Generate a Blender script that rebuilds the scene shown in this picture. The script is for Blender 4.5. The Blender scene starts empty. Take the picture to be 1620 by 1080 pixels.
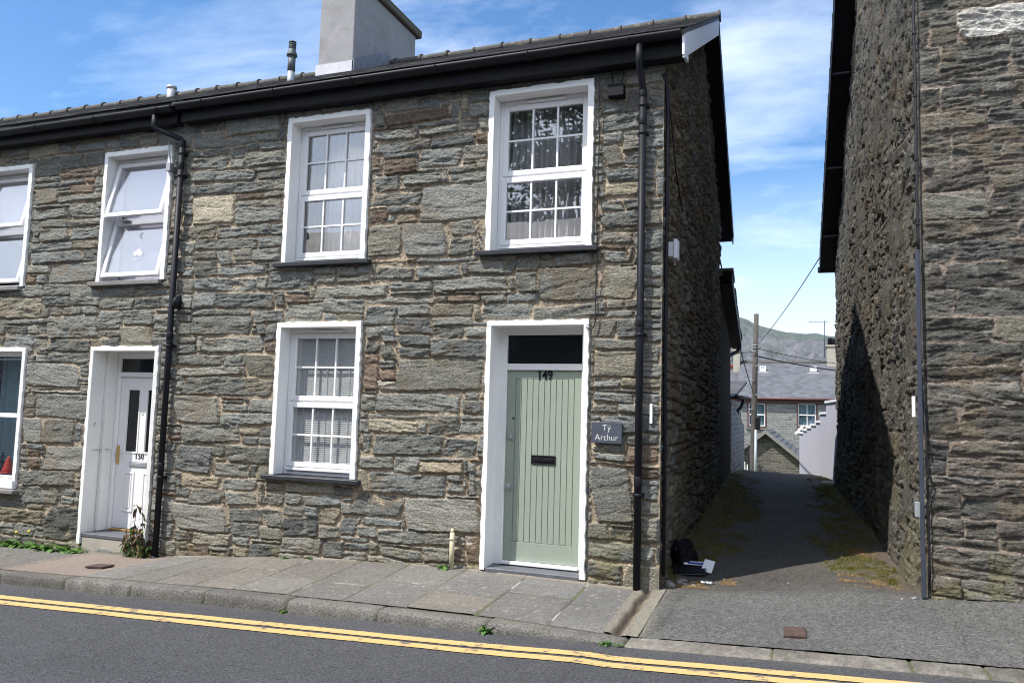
import bpy, bmesh, math, random
import numpy as np
from mathutils import Vector, Matrix
random.seed(7)
C = bpy.context.scene.collection
PI = math.pi
SK = -.035            # the alley walls run slightly skew to the street front
PARTY = -6.97         # party wall between the two houses

# ------------------------------------------------------------------ objects
LOC = {}
def tag(o, label=None, cat=None, group=None, kind=None):
    if label: o['label'] = label
    if cat: o['category'] = cat
    if group: o['group'] = group
    if kind: o['kind'] = kind
    return o
def thing(name, label, cat, loc, group=None):
    o = bpy.data.objects.new(name, None); C.objects.link(o)
    o.location = loc; o.empty_display_size = .2
    LOC[o.name] = Vector(loc)
    return tag(o, label, cat, group)
def root_loc(p):
    return LOC.get(p.name, Vector((0, 0, 0))) if p else Vector((0, 0, 0))
def link(name, me, parent=None, loc=None):
    o = bpy.data.objects.new(name, me); C.objects.link(o)
    if parent:
        o.parent = parent
        LOC[o.name] = root_loc(parent)
    elif loc is not None:
        o.location = loc
        LOC[o.name] = Vector(loc)
    return o

class MB:
    """collects shapes in world space and links them as one mesh"""
    def __init__(s): s.v = []; s.f = []; s.m = []; s.cur = 0; s.sm = []; s.smooth = False
    def add(s, vs, fs):
        b = len(s.v); s.v += [tuple(p) for p in vs]
        for f in fs:
            s.f.append(tuple(b+i for i in f)); s.m.append(s.cur); s.sm.append(s.smooth)
        return s
    def box(s, x0, x1, y0, y1, z0, z1):
        if x0 > x1: x0, x1 = x1, x0
        if y0 > y1: y0, y1 = y1, y0
        if z0 > z1: z0, z1 = z1, z0
        vs = [(x, y, z) for z in (z0, z1) for y in (y0, y1) for x in (x0, x1)]
        return s.add(vs, [(0,2,3,1),(4,5,7,6),(0,1,5,4),(2,6,7,3),(0,4,6,2),(1,3,7,5)])
    def obox(s, c, ax, ay, az, hx, hy, hz):
        c = Vector(c); ax = Vector(ax).normalized(); ay = Vector(ay).normalized(); az = Vector(az).normalized()
        vs = [c+ax*hx*i+ay*hy*j+az*hz*k for k in (-1,1) for j in (-1,1) for i in (-1,1)]
        return s.add(vs, [(0,2,3,1),(4,5,7,6),(0,1,5,4),(2,6,7,3),(0,4,6,2),(1,3,7,5)])
    def hexa(s, b, t):
        return s.add(list(b)+list(t), [(3,2,1,0),(4,5,6,7),(0,1,5,4),(1,2,6,5),(2,3,7,6),(3,0,4,7)])
    def tube(s, pts, r, n=8, cap=True):
        pts = [Vector(p) for p in pts]; rs = r if isinstance(r, (list, tuple)) else [r]*len(pts)
        vs = []; fs = []; pa = None
        for i, p in enumerate(pts):
            d = (pts[min(i+1, len(pts)-1)]-pts[max(i-1, 0)]).normalized()
            if pa is None:
                a = d.orthogonal().normalized()
            else:
                a = (pa - d*pa.dot(d)).normalized()
            pa = a; b = d.cross(a)
            for k in range(n):
                t = 2*PI*k/n
                vs.append(p+(a*math.cos(t)+b*math.sin(t))*rs[i])
        for i in range(len(pts)-1):
            for k in range(n):
                k2 = (k+1) % n
                fs.append((i*n+k, i*n+k2, (i+1)*n+k2, (i+1)*n+k))
        if cap:
            fs.append(tuple(range(n-1, -1, -1))); fs.append(tuple((len(pts)-1)*n+k for k in range(n)))
        o = s.smooth; s.smooth = True; s.add(vs, fs); s.smooth = o
        return s
    def prism(s, poly, d):
        n = len(poly); d = Vector(d)
        vs = [Vector(p) for p in poly]+[Vector(p)+d for p in poly]
        return s.add(vs, [tuple(range(n-1,-1,-1)), tuple(range(n, 2*n))]+[(i, (i+1) % n, n+(i+1) % n, n+i) for i in range(n)])
    def quad(s, a, b, c, d): return s.add([a,b,c,d], [(0,1,2,3)])
    def ring(s, x0, x1, y0, y1, z0, z1, l, r=None, t=None, b=None):
        r = l if r is None else r; t = l if t is None else t; b = l if b is None else b
        s.box(x0, x0+l, y0, y1, z0, z1); s.box(x1-r, x1, y0, y1, z0, z1)
        if t: s.box(x0+l, x1-r, y0, y1, z1-t, z1)
        if b: s.box(x0+l, x1-r, y0, y1, z0, z0+b)
        return s
    def build(s, name, mat, parent=None, loc=None, bevel=0, fixn=True):
        base = root_loc(parent) if parent else Vector(loc or (0,0,0))
        me = bpy.data.meshes.new(name)
        me.from_pydata([(p[0]-base.x, p[1]-base.y, p[2]-base.z) for p in s.v], [], s.f)
        for mm in (mat if isinstance(mat, (list, tuple)) else [mat]): me.materials.append(mm)
        me.polygons.foreach_set('material_index', s.m); me.polygons.foreach_set('use_smooth', s.sm)
        if fixn or bevel:
            bm = bmesh.new(); bm.from_mesh(me)
            bmesh.ops.recalc_face_normals(bm, faces=bm.faces)
            if bevel:
                ed = [e for e in bm.edges if len(e.link_faces) == 2 and e.calc_face_angle(0) > .6]
                bmesh.ops.bevel(bm, geom=ed, offset=bevel, segments=1, affect='EDGES', clamp_overlap=True)
            bm.to_mesh(me); bm.free()
        me.update()
        return link(name, me, parent, loc)

# ------------------------------------------------------------------ noise
def _hash(ix, iy, seed):
    h = (ix.astype(np.int64)*374761393 + iy.astype(np.int64)*668265263 + seed*1274126177) & 0xffffffff
    h = ((h ^ (h >> 13))*1274126177) & 0xffffffff
    return ((h ^ (h >> 16)) & 0xffff)/65535.0
def vnoise(x, y, seed=0):
    x = np.asarray(x, float); y = np.asarray(y, float)
    ix = np.floor(x); iy = np.floor(y); fx = x-ix; fy = y-iy
    fx = fx*fx*fx*(fx*(fx*6-15)+10); fy = fy*fy*fy*(fy*(fy*6-15)+10)
    a = _hash(ix, iy, seed); b = _hash(ix+1, iy, seed); c = _hash(ix, iy+1, seed); d = _hash(ix+1, iy+1, seed)
    return (a*(1-fx)+b*fx)*(1-fy)+(c*(1-fx)+d*fx)*fy
def fbm(x, y, o=4, seed=0, g=.5):
    s = 0; a = 1; t = 0
    for i in range(o):
        s = s+a*vnoise(x*2**i+i*17.3, y*2**i-i*9.1, seed+i*31); t += a; a *= g
    return s/t
def sstep(a, b, x):
    t = np.clip((x-a)/(b-a), 0, 1); return t*t*(3-2*t)
def lerp(a, b, t): return a+(b-a)*t

# ------------------------------------------------------------------ materials
def nt(name):
    m = bpy.data.materials.new(name); m.use_nodes = True
    t = m.node_tree; t.nodes.clear()
    out = t.nodes.new('ShaderNodeOutputMaterial'); p = t.nodes.new('ShaderNodeBsdfPrincipled')
    t.links.new(p.outputs[0], out.inputs[0])
    return m, t, p
def noise(t, scale, detail=4, rough=.55, vec=None):
    n = t.nodes.new('ShaderNodeTexNoise'); n.inputs['Scale'].default_value = scale
    n.inputs['Detail'].default_value = detail; n.inputs['Roughness'].default_value = rough
    if vec is not None: t.links.new(vec, n.inputs['Vector'])
    return n
def coords(t, scale=None):
    tc = t.nodes.new('ShaderNodeTexCoord')
    if scale is None: return tc.outputs['Object']
    mp = t.nodes.new('ShaderNodeMapping'); mp.inputs['Scale'].default_value = scale
    t.links.new(tc.outputs['Object'], mp.inputs[0]); return mp.outputs[0]
def mixc(t, fac, a, b, mode='MIX'):
    n = t.nodes.new('ShaderNodeMix'); n.data_type = 'RGBA'; n.blend_type = mode
    for sock, v in ((n.inputs[0], fac), (n.inputs[6], a), (n.inputs[7], b)):
        if isinstance(v, (int, float)): sock.default_value = v
        elif isinstance(v, tuple): sock.default_value = (*v[:3], 1)
        else: t.links.new(v, sock)
    return n.outputs[2]
def ramp(t, fac, stops):
    r = t.nodes.new('ShaderNodeValToRGB'); e = r.color_ramp.elements
    while len(e) < len(stops): e.new(.5)
    for i, (p, c) in enumerate(stops):
        e[i].position = p; e[i].color = (*c, 1) if isinstance(c, tuple) else (c, c, c, 1)
    t.links.new(fac, r.inputs[0]); return r.outputs[0]
def bump(t, p, h, strength=.4, dist=.01):
    b = t.nodes.new('ShaderNodeBump'); b.inputs['Strength'].default_value = strength
    b.inputs['Distance'].default_value = dist
    t.links.new(h, b.inputs['Height']); t.links.new(b.outputs[0], p.inputs['Normal'])
def M(name, col, rough=.5, var=.12, nscale=6., bmp=0., bscale=60., metal=0., dirt=None, spec=None):
    """plain painted / plastic / metal surface with faint tone variation and optional dirt"""
    m, t, p = nt(name); v = coords(t)
    n = noise(t, nscale, 5, .6, v)
    c = mixc(t, ramp(t, n.outputs[0], [(.3, 0.), (.7, 1.)]), tuple(x*(1-var) for x in col), tuple(min(1, x*(1+var)) for x in col))
    if dirt:
        n2 = noise(t, dirt[1], 6, .65, v)
        c = mixc(t, ramp(t, n2.outputs[0], [(dirt[2], 0.), (dirt[2]+.15, 1.)]), c, dirt[0])
    t.links.new(c, p.inputs['Base Color']); p.inputs['Roughness'].default_value = rough
    p.inputs['Metallic'].default_value = metal
    if spec is not None: p.inputs['Specular IOR Level'].default_value = spec
    if bmp: bump(t, p, noise(t, bscale, 4, .6, v).outputs[0], bmp, .01)
    return m
def tone_mat(name, rough=.85, spk=(.8, 1.2, 90), bmp=.5, bscale=(70, 70, 160), bdist=.012, spec=.3):
    """colour from the mesh's own 'tone' attribute (stone / mortar / moss), with fine grain"""
    m, t, p = nt(name); v = coords(t); vb = coords(t, bscale)
    a = t.nodes.new('ShaderNodeAttribute'); a.attribute_name = 'tone'
    n = noise(t, spk[2], 3, .6, v)
    c = mixc(t, 1., a.outputs['Color'], ramp(t, n.outputs[0], [(.3, spk[0]), (.7, spk[1])]), 'MULTIPLY')
    t.links.new(c, p.inputs['Base Color']); p.inputs['Roughness'].default_value = rough
    p.inputs['Specular IOR Level'].default_value = spec
    bump(t, p, noise(t, 1., 5, .62, vb).outputs[0], bmp, bdist)
    return m

MT = {}
MT['stone'] = tone_mat('slate_rubble', .8, (.62, 1.38, 48), 1., (34, 34, 78), .018, .12)
MT['ground'] = tone_mat('asphalt_ground', .9, (.45, 1.6, 62), 1., (75, 75, 75), .012, .3)
MT['paving'] = tone_mat('paving_concrete', .88, (.72, 1.28, 60), .6, (80, 80, 80), .006, .25)
MT['granite'] = tone_mat('granite_kerb', .85, (.40, 1.65, 75), .8, (80, 80, 80), .010, .3)
MT['white'] = M('white_paint', (.80, .80, .79), .45, .04, 4., .15, 40., dirt=((.52, .50, .45), 7., .66))
MT['upvc'] = M('white_frame', (.82, .82, .83), .28, .02, 3.)
MT['oldwhite'] = M('weathered_white_paint', (.74, .74, .72), .6, .05, 4., .3, 30., dirt=((.42, .39, .34), 9., .64))
MT['sage'] = M('sage_green_paint', (.285, .330, .272), .45, .04, 5., .08, 90.)
MT['groove'] = M('sage_green_groove', (.205, .243, .195), .6, .05)
MT['black'] = M('black_plastic', (.009, .010, .015), .55, .15, 8., spec=.25)
MT['blackwood'] = M('black_timber', (.006, .006, .009), .6, .2, 8., .2, 30., spec=.2)
MT['slate_sill'] = M('painted_slate_sill', (.022, .024, .03), .45, .2, 9., .2, 50.)
MT['greysill'] = M('grey_stone_sill', (.20, .19, .18), .8, .2, 12., .4, 60.)
MT['step'] = M('slate_step', (.10, .105, .12), .55, .2, 10., .15, 60.)
MT['concrete'] = M('rendered_concrete', (.36, .33, .28), .85, .14, 6., .5, 60., dirt=((.17, .15, .11), 6., .6))
MT['render'] = M('painted_render', (.30, .295, .30), .9, .08, 3., .4, 60., spec=.1, dirt=((.235, .23, .23), 2.2, .54))
MT['capstone'] = M('chimney_cap', (.10, .085, .06), .9, .3, 14., .6, 40., dirt=((.20, .11, .04), 10., .62))
MT['lead'] = M('lead_flashing', (.20, .21, .24), .55, .2, 8.)
MT['lead_light'] = M('weathered_flashing', (.50, .50, .54), .55, .12, 8.)
MT['bargewhite'] = M('pale_board', (.72, .74, .80), .5, .05, 4.)
MT['gold'] = M('brass', (.72, .48, .16), .28, .08, 5., metal=1.)
MT['chrome'] = M('satin_chrome', (.55, .55, .56), .35, .08, 5., metal=1.)
MT['galv'] = M('galvanised_steel', (.36, .38, .40), .5, .12, 9., metal=.4)
MT['greyplastic'] = M('grey_plastic', (.075, .09, .10), .55, .1, 8.)
MT['steelblue'] = M('grey_conduit', (.045, .052, .075), .45, .15, 8.)
MT['cream'] = M('cream_pipe', (.55, .50, .34), .5, .15, 12., dirt=((.25, .22, .12), 14., .58))
MT['slateplate'] = M('slate_plaque', (.062, .072, .098), .5, .15, 14., .15, 80.)
MT['letter'] = M('cut_lettering', (.70, .70, .68), .6, .05)
MT['rust'] = M('rusty_iron', (.075, .045, .038), .85, .35, 25., .5, 70.)
MT['paper'] = M('white_paper', (.80, .80, .83), .6, .03)
MT['bluepaper'] = M('blue_print', (.03, .06, .30), .5, .05)
MT['bag'] = M('black_polythene', (.005, .005, .006), .6, .2, 8., .4, 30., spec=.12)
MT['can'] = M('crushed_tin', (.62, .63, .64), .3, .15, 20., metal=.9)
MT['red'] = M('red_ornament', (.55, .04, .02), .5, .1)
MT['bluegrey'] = M('dark_ornament', (.02, .03, .07), .5, .1)
MT['curtain'] = M('net_curtain', (.84, .84, .87), .9, .05)
MT['curtain2'] = M('pale_blue_curtain', (.26, .42, .50), .9, .1)
MT['blind'] = M('blind_slat', (.80, .82, .81), .55, .05)
MT['room'] = M('dark_room', (.012, .012, .013), .95, .2, spec=.05)
MT['doorglass'] = M('dark_door_glass', (.008, .009, .011), .08, .1)
MT['net'] = M('grey_net_curtain', (.50, .50, .51), .9, .05)
MT['paleblind'] = M('pale_roller_blind', (.78, .77, .82), .8, .04)
MT['pole'] = M('weathered_pole', (.075, .066, .058), .9, .3, 5., .6, 40.)
MT['cable'] = M('black_cable', (.01, .01, .012), .5, .1)
MT['lilac'] = M('lilac_masonry_paint', (.47, .465, .52), .75, .04, 2., .3, 40., dirt=((.42, .42, .47), 2.2, .62))
MT['whitecap'] = M('white_coping', (.8, .8, .8), .6, .05)
MT['maroon'] = M('maroon_paint', (.10, .035, .035), .5, .1)
MT['redtile'] = M('red_ridge', (.40, .09, .05), .8, .2)
MT['stickerwhite'] = M('white_sticker', (.75, .75, .78), .6, .03)

def slate_roof_mat(name, c0, c1, lichen=(.22, .21, .17)):
    m, t, p = nt(name); v = coords(t)
    g = t.nodes.new('ShaderNodeNewGeometry')
    c = mixc(t, g.outputs['Random Per Island'], c0, c1)
    n = noise(t, 7., 6, .65, v)
    c = mixc(t, ramp(t, n.outputs[0], [(.56, 0.), (.70, .75)]), c, lichen)
    t.links.new(c, p.inputs['Base Color']); p.inputs['Roughness'].default_value = .6
    bump(t, p, noise(t, 55., 5, .6, v).outputs[0], .4, .01)
    return m
MT['roof'] = slate_roof_mat('roof_slate', (.06, .056, .054), (.105, .098, .092), (.16, .14, .11))
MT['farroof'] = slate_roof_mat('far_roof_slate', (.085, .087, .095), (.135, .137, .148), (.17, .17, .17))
MT['ridge'] = M('clay_ridge_tile', (.075, .070, .066), .85, .25, 12., .5, 50., dirt=((.22, .20, .13), 9., .56))
def plain_stone_mat(name, c0, c1, mortar, bw=.42, bh=.12):
    m, t, p = nt(name)
    tc = t.nodes.new('ShaderNodeTexCoord'); sp = t.nodes.new('ShaderNodeSeparateXYZ'); t.links.new(tc.outputs['Object'], sp.inputs[0])
    ad = t.nodes.new('ShaderNodeMath'); ad.operation = 'ADD'; t.links.new(sp.outputs[0], ad.inputs[0]); t.links.new(sp.outputs[1], ad.inputs[1])
    cb = t.nodes.new('ShaderNodeCombineXYZ'); t.links.new(ad.outputs[0], cb.inputs[0]); t.links.new(sp.outputs[2], cb.inputs[1])
    nz = noise(t, 2.2, 4, .6, cb.outputs[0])
    wv = t.nodes.new('ShaderNodeVectorMath'); wv.operation = 'MULTIPLY_ADD'; t.links.new(nz.outputs['Color'], wv.inputs[0])
    wv.inputs[1].default_value = (.22, .16, 0); t.links.new(cb.outputs[0], wv.inputs[2])
    b = t.nodes.new('ShaderNodeTexBrick'); t.links.new(wv.outputs[0], b.inputs[0])
    b.inputs['Color1'].default_value = (*c0, 1); b.inputs['Color2'].default_value = (*c1, 1); b.inputs['Mortar'].default_value = (*mortar, 1)
    b.inputs['Scale'].default_value = 1.; b.inputs['Brick Width'].default_value = bw; b.inputs['Row Height'].default_value = bh
    b.inputs['Mortar Size'].default_value = .012; b.offset = .37; b.squash = 1.7; b.squash_frequency = 3
    n = noise(t, 18., 5, .65, tc.outputs['Object'])
    c = mixc(t, 1., b.outputs[0], ramp(t, n.outputs[0], [(.25, .6), (.75, 1.4)]), 'MULTIPLY')
    t.links.new(c, p.inputs['Base Color']); p.inputs['Roughness'].default_value = .85
    h = t.nodes.new('ShaderNodeMath'); h.operation = 'SUBTRACT'; t.links.new(n.outputs[0], h.inputs[0]); t.links.new(b.outputs['Fac'], h.inputs[1])
    bump(t, p, h.outputs[0], .8, .03)
    return m
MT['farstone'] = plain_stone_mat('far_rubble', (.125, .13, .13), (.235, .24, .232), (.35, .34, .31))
MT['backstone'] = plain_stone_mat('plain_rubble', (.07, .068, .06), (.14, .13, .11), (.20, .17, .13))

def glass_mat(name, ior=.1, tint=(.9, .93, .95), rough=.0):
    m = bpy.data.materials.new(name); m.use_nodes = True; t = m.node_tree; t.nodes.clear()
    out = t.nodes.new('ShaderNodeOutputMaterial'); mx = t.nodes.new('ShaderNodeMixShader')
    tr = t.nodes.new('ShaderNodeBsdfTransparent'); tr.inputs[0].default_value = (*tint, 1)
    gl = t.nodes.new('ShaderNodeBsdfGlossy'); gl.inputs['Roughness'].default_value = rough
    lw = t.nodes.new('ShaderNodeLayerWeight'); lw.inputs[0].default_value = .5      # 1-|cos|, the same from both sides
    pw = t.nodes.new('ShaderNodeMath'); pw.operation = 'POWER'; t.links.new(lw.outputs['Facing'], pw.inputs[0]); pw.inputs[1].default_value = 4.5
    fr = t.nodes.new('ShaderNodeMath'); fr.operation = 'MULTIPLY_ADD'; t.links.new(pw.outputs[0], fr.inputs[0]); fr.inputs[1].default_value = 1-ior; fr.inputs[2].default_value = ior
    n = noise(t, 1.6, 2, .5, coords(t)); b = t.nodes.new('ShaderNodeBump'); b.inputs['Strength'].default_value = .03; b.inputs['Distance'].default_value = .05
    t.links.new(n.outputs[0], b.inputs['Height']); t.links.new(b.outputs[0], gl.inputs['Normal'])
    t.links.new(fr.outputs[0], mx.inputs[0]); t.links.new(tr.outputs[0], mx.inputs[1]); t.links.new(gl.outputs[0], mx.inputs[2])
    t.links.new(mx.outputs[0], out.inputs[0])
    return m
MT['glass'] = glass_mat('window_glass', .18, (1., 1., 1.))
MT['glass2'] = glass_mat('double_glazing', .30, (.95, .96, 1.))

def leaf_mat(name, a, b, trans=.25):
    m, t, p = nt(name); g = t.nodes.new('ShaderNodeNewGeometry')
    c = mixc(t, g.outputs['Random Per Island'], a, b)
    t.links.new(c, p.inputs['Base Color']); p.inputs['Roughness'].default_value = .55
    tl = t.nodes.new('ShaderNodeBsdfTranslucent'); t.links.new(c, tl.inputs[0])
    mx = t.nodes.new('ShaderNodeMixShader'); mx.inputs[0].default_value = trans
    out = [n for n in t.nodes if n.type == 'OUTPUT_MATERIAL'][0]
    t.links.new(p.outputs[0], mx.inputs[1]); t.links.new(tl.outputs[0], mx.inputs[2]); t.links.new(mx.outputs[0], out.inputs[0])
    return m
MT['leaf'] = leaf_mat('weed_leaf', (.07, .15, .025), (.13, .26, .05))
MT['deadleaf'] = leaf_mat('withered_leaf', (.06, .035, .018), (.14, .09, .04), .1)
MT['treeleaf'] = leaf_mat('tree_leaf', (.035, .07, .018), (.075, .13, .03))
MT['moss'] = leaf_mat('moss_tuft', (.065, .066, .010), (.145, .13, .020), .05)
MT['roughcast'] = M('dark_roughcast', (.040, .034, .030), .95, .2, 5., .8, 50., spec=.03)
MT['drymoss'] = leaf_mat('dry_moss', (.24, .155, .07), (.42, .295, .15), .05)
MT['yellow'] = M('yellow_flower', (.75, .52, .03), .6, .1)
MT['bark'] = M('bark', (.09, .07, .05), .9, .3, 10., .6, 30.)
MT['rock'] = M('loose_rock', (.22, .21, .19), .85, .3, 20., .5, 60.)
def road_line_mat():
    m, t, p = nt('yellow_road_paint'); v = coords(t)
    n = noise(t, 9., 6, .7, v); n2 = noise(t, 80., 3, .6, v); vs = noise(t, .9, 3, .6, v)
    ad = t.nodes.new('ShaderNodeMath'); ad.operation = 'MULTIPLY_ADD'; t.links.new(vs.outputs[0], ad.inputs[0]); ad.inputs[1].default_value = .28; t.links.new(n.outputs[0], ad.inputs[2])
    c = mixc(t, ramp(t, n2.outputs[0], [(.3, 0.), (.7, 1.)]), (.52, .34, .125), (.65, .445, .19))
    c = mixc(t, ramp(t, ad.outputs[0], [(.70, 0.), (.78, .85)]), c, (.10, .10, .10))
    t.links.new(c, p.inputs['Base Color']); p.inputs['Roughness'].default_value = .7
    bump(t, p, n2.outputs[0], .4, .006)
    return m
MT['yline'] = road_line_mat()
# ------------------------------------------------------------------ stone walls as relief meshes
def pack(u0, u1, v0, v1, fixed, seed, cu=.03, cv=.02, hs=((.06, .09, .20), (.10, .14, .38), (.15, .20, .30), (.21, .30, .12)), asp=(1.6, 4.2), wmax=.85):
    """rubble coursing: fixed stones first, then the gaps are packed from the bottom up"""
    rng = random.Random(seed)
    nu = int(round((u1-u0)/cu)); nv = int(round((v1-v0)/cv))
    lab = -np.ones((nv, nu), int); rects = []; typ = []
    def put(i0, i1, j0, j1, t):
        lab[j0:j1, i0:i1] = len(rects)
        rects.append((u0+i0*cu, u0+i1*cu, v0+j0*cv, v0+j1*cv)); typ.append(t)
    for (a, b, c, d, t) in fixed:
        i0 = max(0, int(round((a-u0)/cu))); i1 = min(nu, int(round((b-u0)/cu))); j0 = max(0, int(round((c-v0)/cv))); j1 = min(nv, int(round((d-v0)/cv)))
        if i1-i0 < 2 or j1-j0 < 2: continue
        while j1-j0 > 2 and (lab[j0, i0:i1] >= 0).any(): j0 += 1
        while j1-j0 > 2 and (lab[j1-1, i0:i1] >= 0).any(): j1 -= 1
        while i1-i0 > 2 and (lab[j0:j1, i0] >= 0).any(): i0 += 1
        while i1-i0 > 2 and (lab[j0:j1, i1-1] >= 0).any(): i1 -= 1
        if (lab[j0:j1, i0:i1] >= 0).any(): continue
        put(i0, i1, j0, j1, t)
    for j in range(nv):
        i = 0
        while i < nu:
            if lab[j, i] >= 0: i += 1; continue
            run = 1
            while i+run < nu and lab[j, i+run] < 0 and run < 60: run += 1
            r = rng.random(); acc = 0
            for (a, b, w) in hs:
                acc += w
                if r <= acc: break
            h = max(2, int(round(rng.uniform(a, b)/cv)))
            w = int(round(min(wmax, h*cv*rng.uniform(*asp))/cu)); w = max(2, w)
            if run-w < 4: w = run if run*cu < wmax*1.2 else run//2
            w = min(w, run)
            if i > 0 and lab[j, i-1] >= 0:                    # line up with the neighbour's top when near
                tj = int(round((rects[lab[j, i-1]][3]-v0)/cv))-j
                if abs(tj-h) <= 2 and tj > 1: h = tj
            h = min(h, nv-j); k = 1
            while k < h and not (lab[j+k, i:i+w] >= 0).any(): k += 1
            h = k
            if j+h < nv-1 and h >= 2 and (j+h+1 < nv) and (lab[j+h, i:i+w] < 0).any() and (lab[min(nv-1, j+h+2), i:i+w] >= 0).all(): h = min(h+2, nv-j); 
            while h > 1 and (lab[j:j+h, i:i+w] >= 0).any(): h -= 1
            t = 0; q = rng.random()
            if q < .035: t = 3
            elif q < .065: t = 2
            elif q < .14: t = 6
            elif q < .24: t = 5
            elif q < .25: t = 4 if h < 5 else 0
            put(i, i+w, j, j+h, t); i += w
    return lab, np.array(rects), np.array(typ), cu, cv, u0, v0

PAL = {0: (.180, .188, .180), 1: (.200, .202, .190), 2: (.255, .235, .188), 3: (.155, .122, .098), 4: (.42, .40, .37), 5: (.122, .128, .128), 6: (.198, .195, .172), 7: (.37, .345, .285)}
def relief(us, vs, lay, seed, deep=0., amp=1., joint=.0055, warp=.016, mortar=(.365, .30, .22), mlev=-.016, flush=.009, edge=.011, erode=.012, lift=.007, own=1., ribbon=0., ledge=1., pal=PAL, bright=1., lean=0.):
    """heights (outward, metres) and tones on the grid us x vs"""
    lab, rects, typ, cu, cv, u0, v0 = lay
    U, V = np.meshgrid(us, vs)
    wu = U+(fbm(U*5, V*5, 3, seed)-.5)*warp*2.6; wv = V+(fbm(U*3.2+40, V*6, 3, seed+5)-.5)*warp*1.9+(fbm(U*26, V*26, 2, seed+6)-.5)*.009
    wu = wu+(fbm(U*26+9, V*26, 2, seed+7)-.5)*.010
    i = np.clip(((wu-u0)/cu).astype(int), 0, lab.shape[1]-1); j = np.clip(((wv-v0)/cv).astype(int), 0, lab.shape[0]-1)
    L = lab[j, i]; R = rects[L]; T = typ[L]
    rs = np.random.RandomState(seed+100); n = len(rects)
    ra, rb, rc, rd, re = (rs.rand(n)[L] for _ in range(5))
    hx = (R[..., 1]-R[..., 0])/2; hz = (R[..., 3]-R[..., 2])/2
    du = wu-(R[..., 0]+R[..., 1])/2; dv = wv-(R[..., 2]+R[..., 3])/2
    # corners cut a little, each end leaning its own way
    ax = hx-np.abs(du+dv*(ra-.5)*.9); az = hz-np.abs(dv+du*(rb-.5)*.10)
    rr = np.minimum(.020, np.minimum(hx, hz)*.7)
    inside = np.minimum(ax, az)
    corner = rr-np.sqrt(np.maximum(rr-ax, 0)**2+np.maximum(rr-az, 0)**2)
    d = np.where((ax < rr) & (az < rr), corner, inside)
    d = d-joint*(.35+1.1*rc)-(fbm(U*14, V*14, 3, seed+9)-.5)*erode
    big = sstep(.03, .09, hz)
    smooth = np.where((T == 1) | (T == 6) | (T == 7), .38, 1.)*np.where(T == 4, 1.2, 1.)
    # bedding: strongly drawn out along the wall, stepped into ledges
    tilt = (rd-.5)*.30+lean
    vv = V+U*tilt; su = L*3.71*own
    bed = fbm(U*3.4+su, vv*12+su, 4, seed+11, .52)
    t = bed*(5.5+3*re); fr = t-np.floor(t)
    steps = (np.floor(t)+sstep(.42, .62, fr))/(5.5+3*re)
    fine = fbm(U*8+su, vv*46, 4, seed+13, .62)
    lump = fbm(U*7+su, V*9+su, 3, seed+15)
    h = lift+(ra*.020-.003)+(rb-.5)*.10*dv+(rc-.5)*.05*du
    h = h+smooth*amp*(ledge*.040*(steps-.5)+.020*(fine-.5)+.028*(lump-.5)*big)
    h = h+(fbm(U*60, V*60, 3, seed+19)-.5)*.006*amp
    e = sstep(-.002, edge, d)
    h = h*e-.034*(1-e)
    mh = mlev+(fbm(U*2.1, V*2.1, 3, seed+21)-.45)*flush*2.6+(fbm(U*40, V*40, 3, seed+23)-.5)*.006+np.maximum(0, .004-np.abs(d))*.6
    if deep: h = h-deep*sstep(.54, .66, fbm(U*2.2+3, vv*16, 4, seed+41, .6))*e
    if ribbon: mh = np.where(d < ribbon, np.maximum(mh, h+.002), -1.)
    m = sstep(-.0025, .0025, mh-h)
    H = np.maximum(h, mh)
    P = np.array([pal[k] for k in range(8)])
    col = P[T]*(.74+.52*rd)[..., None]
    col = col*np.array([1.03, 1.0, .94])
    hue = (re-.5)[..., None]*np.array([.08, .01, -.09]); col = col*(1+hue)
    col = col*(.80+.40*fbm(U*4+su, vv*26+su, 4, seed+25))[..., None]
    rusty = sstep(.62, .72, fbm(U*2.6+3, V*3.4, 4, seed+27))*.30
    col = col*(1-rusty[..., None])+np.array([.20, .145, .085])*rusty[..., None]
    pale = sstep(.66, .78, fbm(U*8, V*10+7, 4, seed+29))*.35
    col = col*(1-pale[..., None])+np.array([.30, .29, .26])*pale[..., None]
    mc = np.array(mortar)*(.70+.60*fbm(U*6, V*6, 4, seed+31))[..., None]
    mc = mc*(.82+.36*vnoise(U*120, V*120, seed+33))[..., None]
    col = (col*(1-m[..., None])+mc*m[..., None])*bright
    return H, col
def stain(col, mask, c): return col*(1-mask[..., None])+np.array(c)*mask[..., None]

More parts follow.
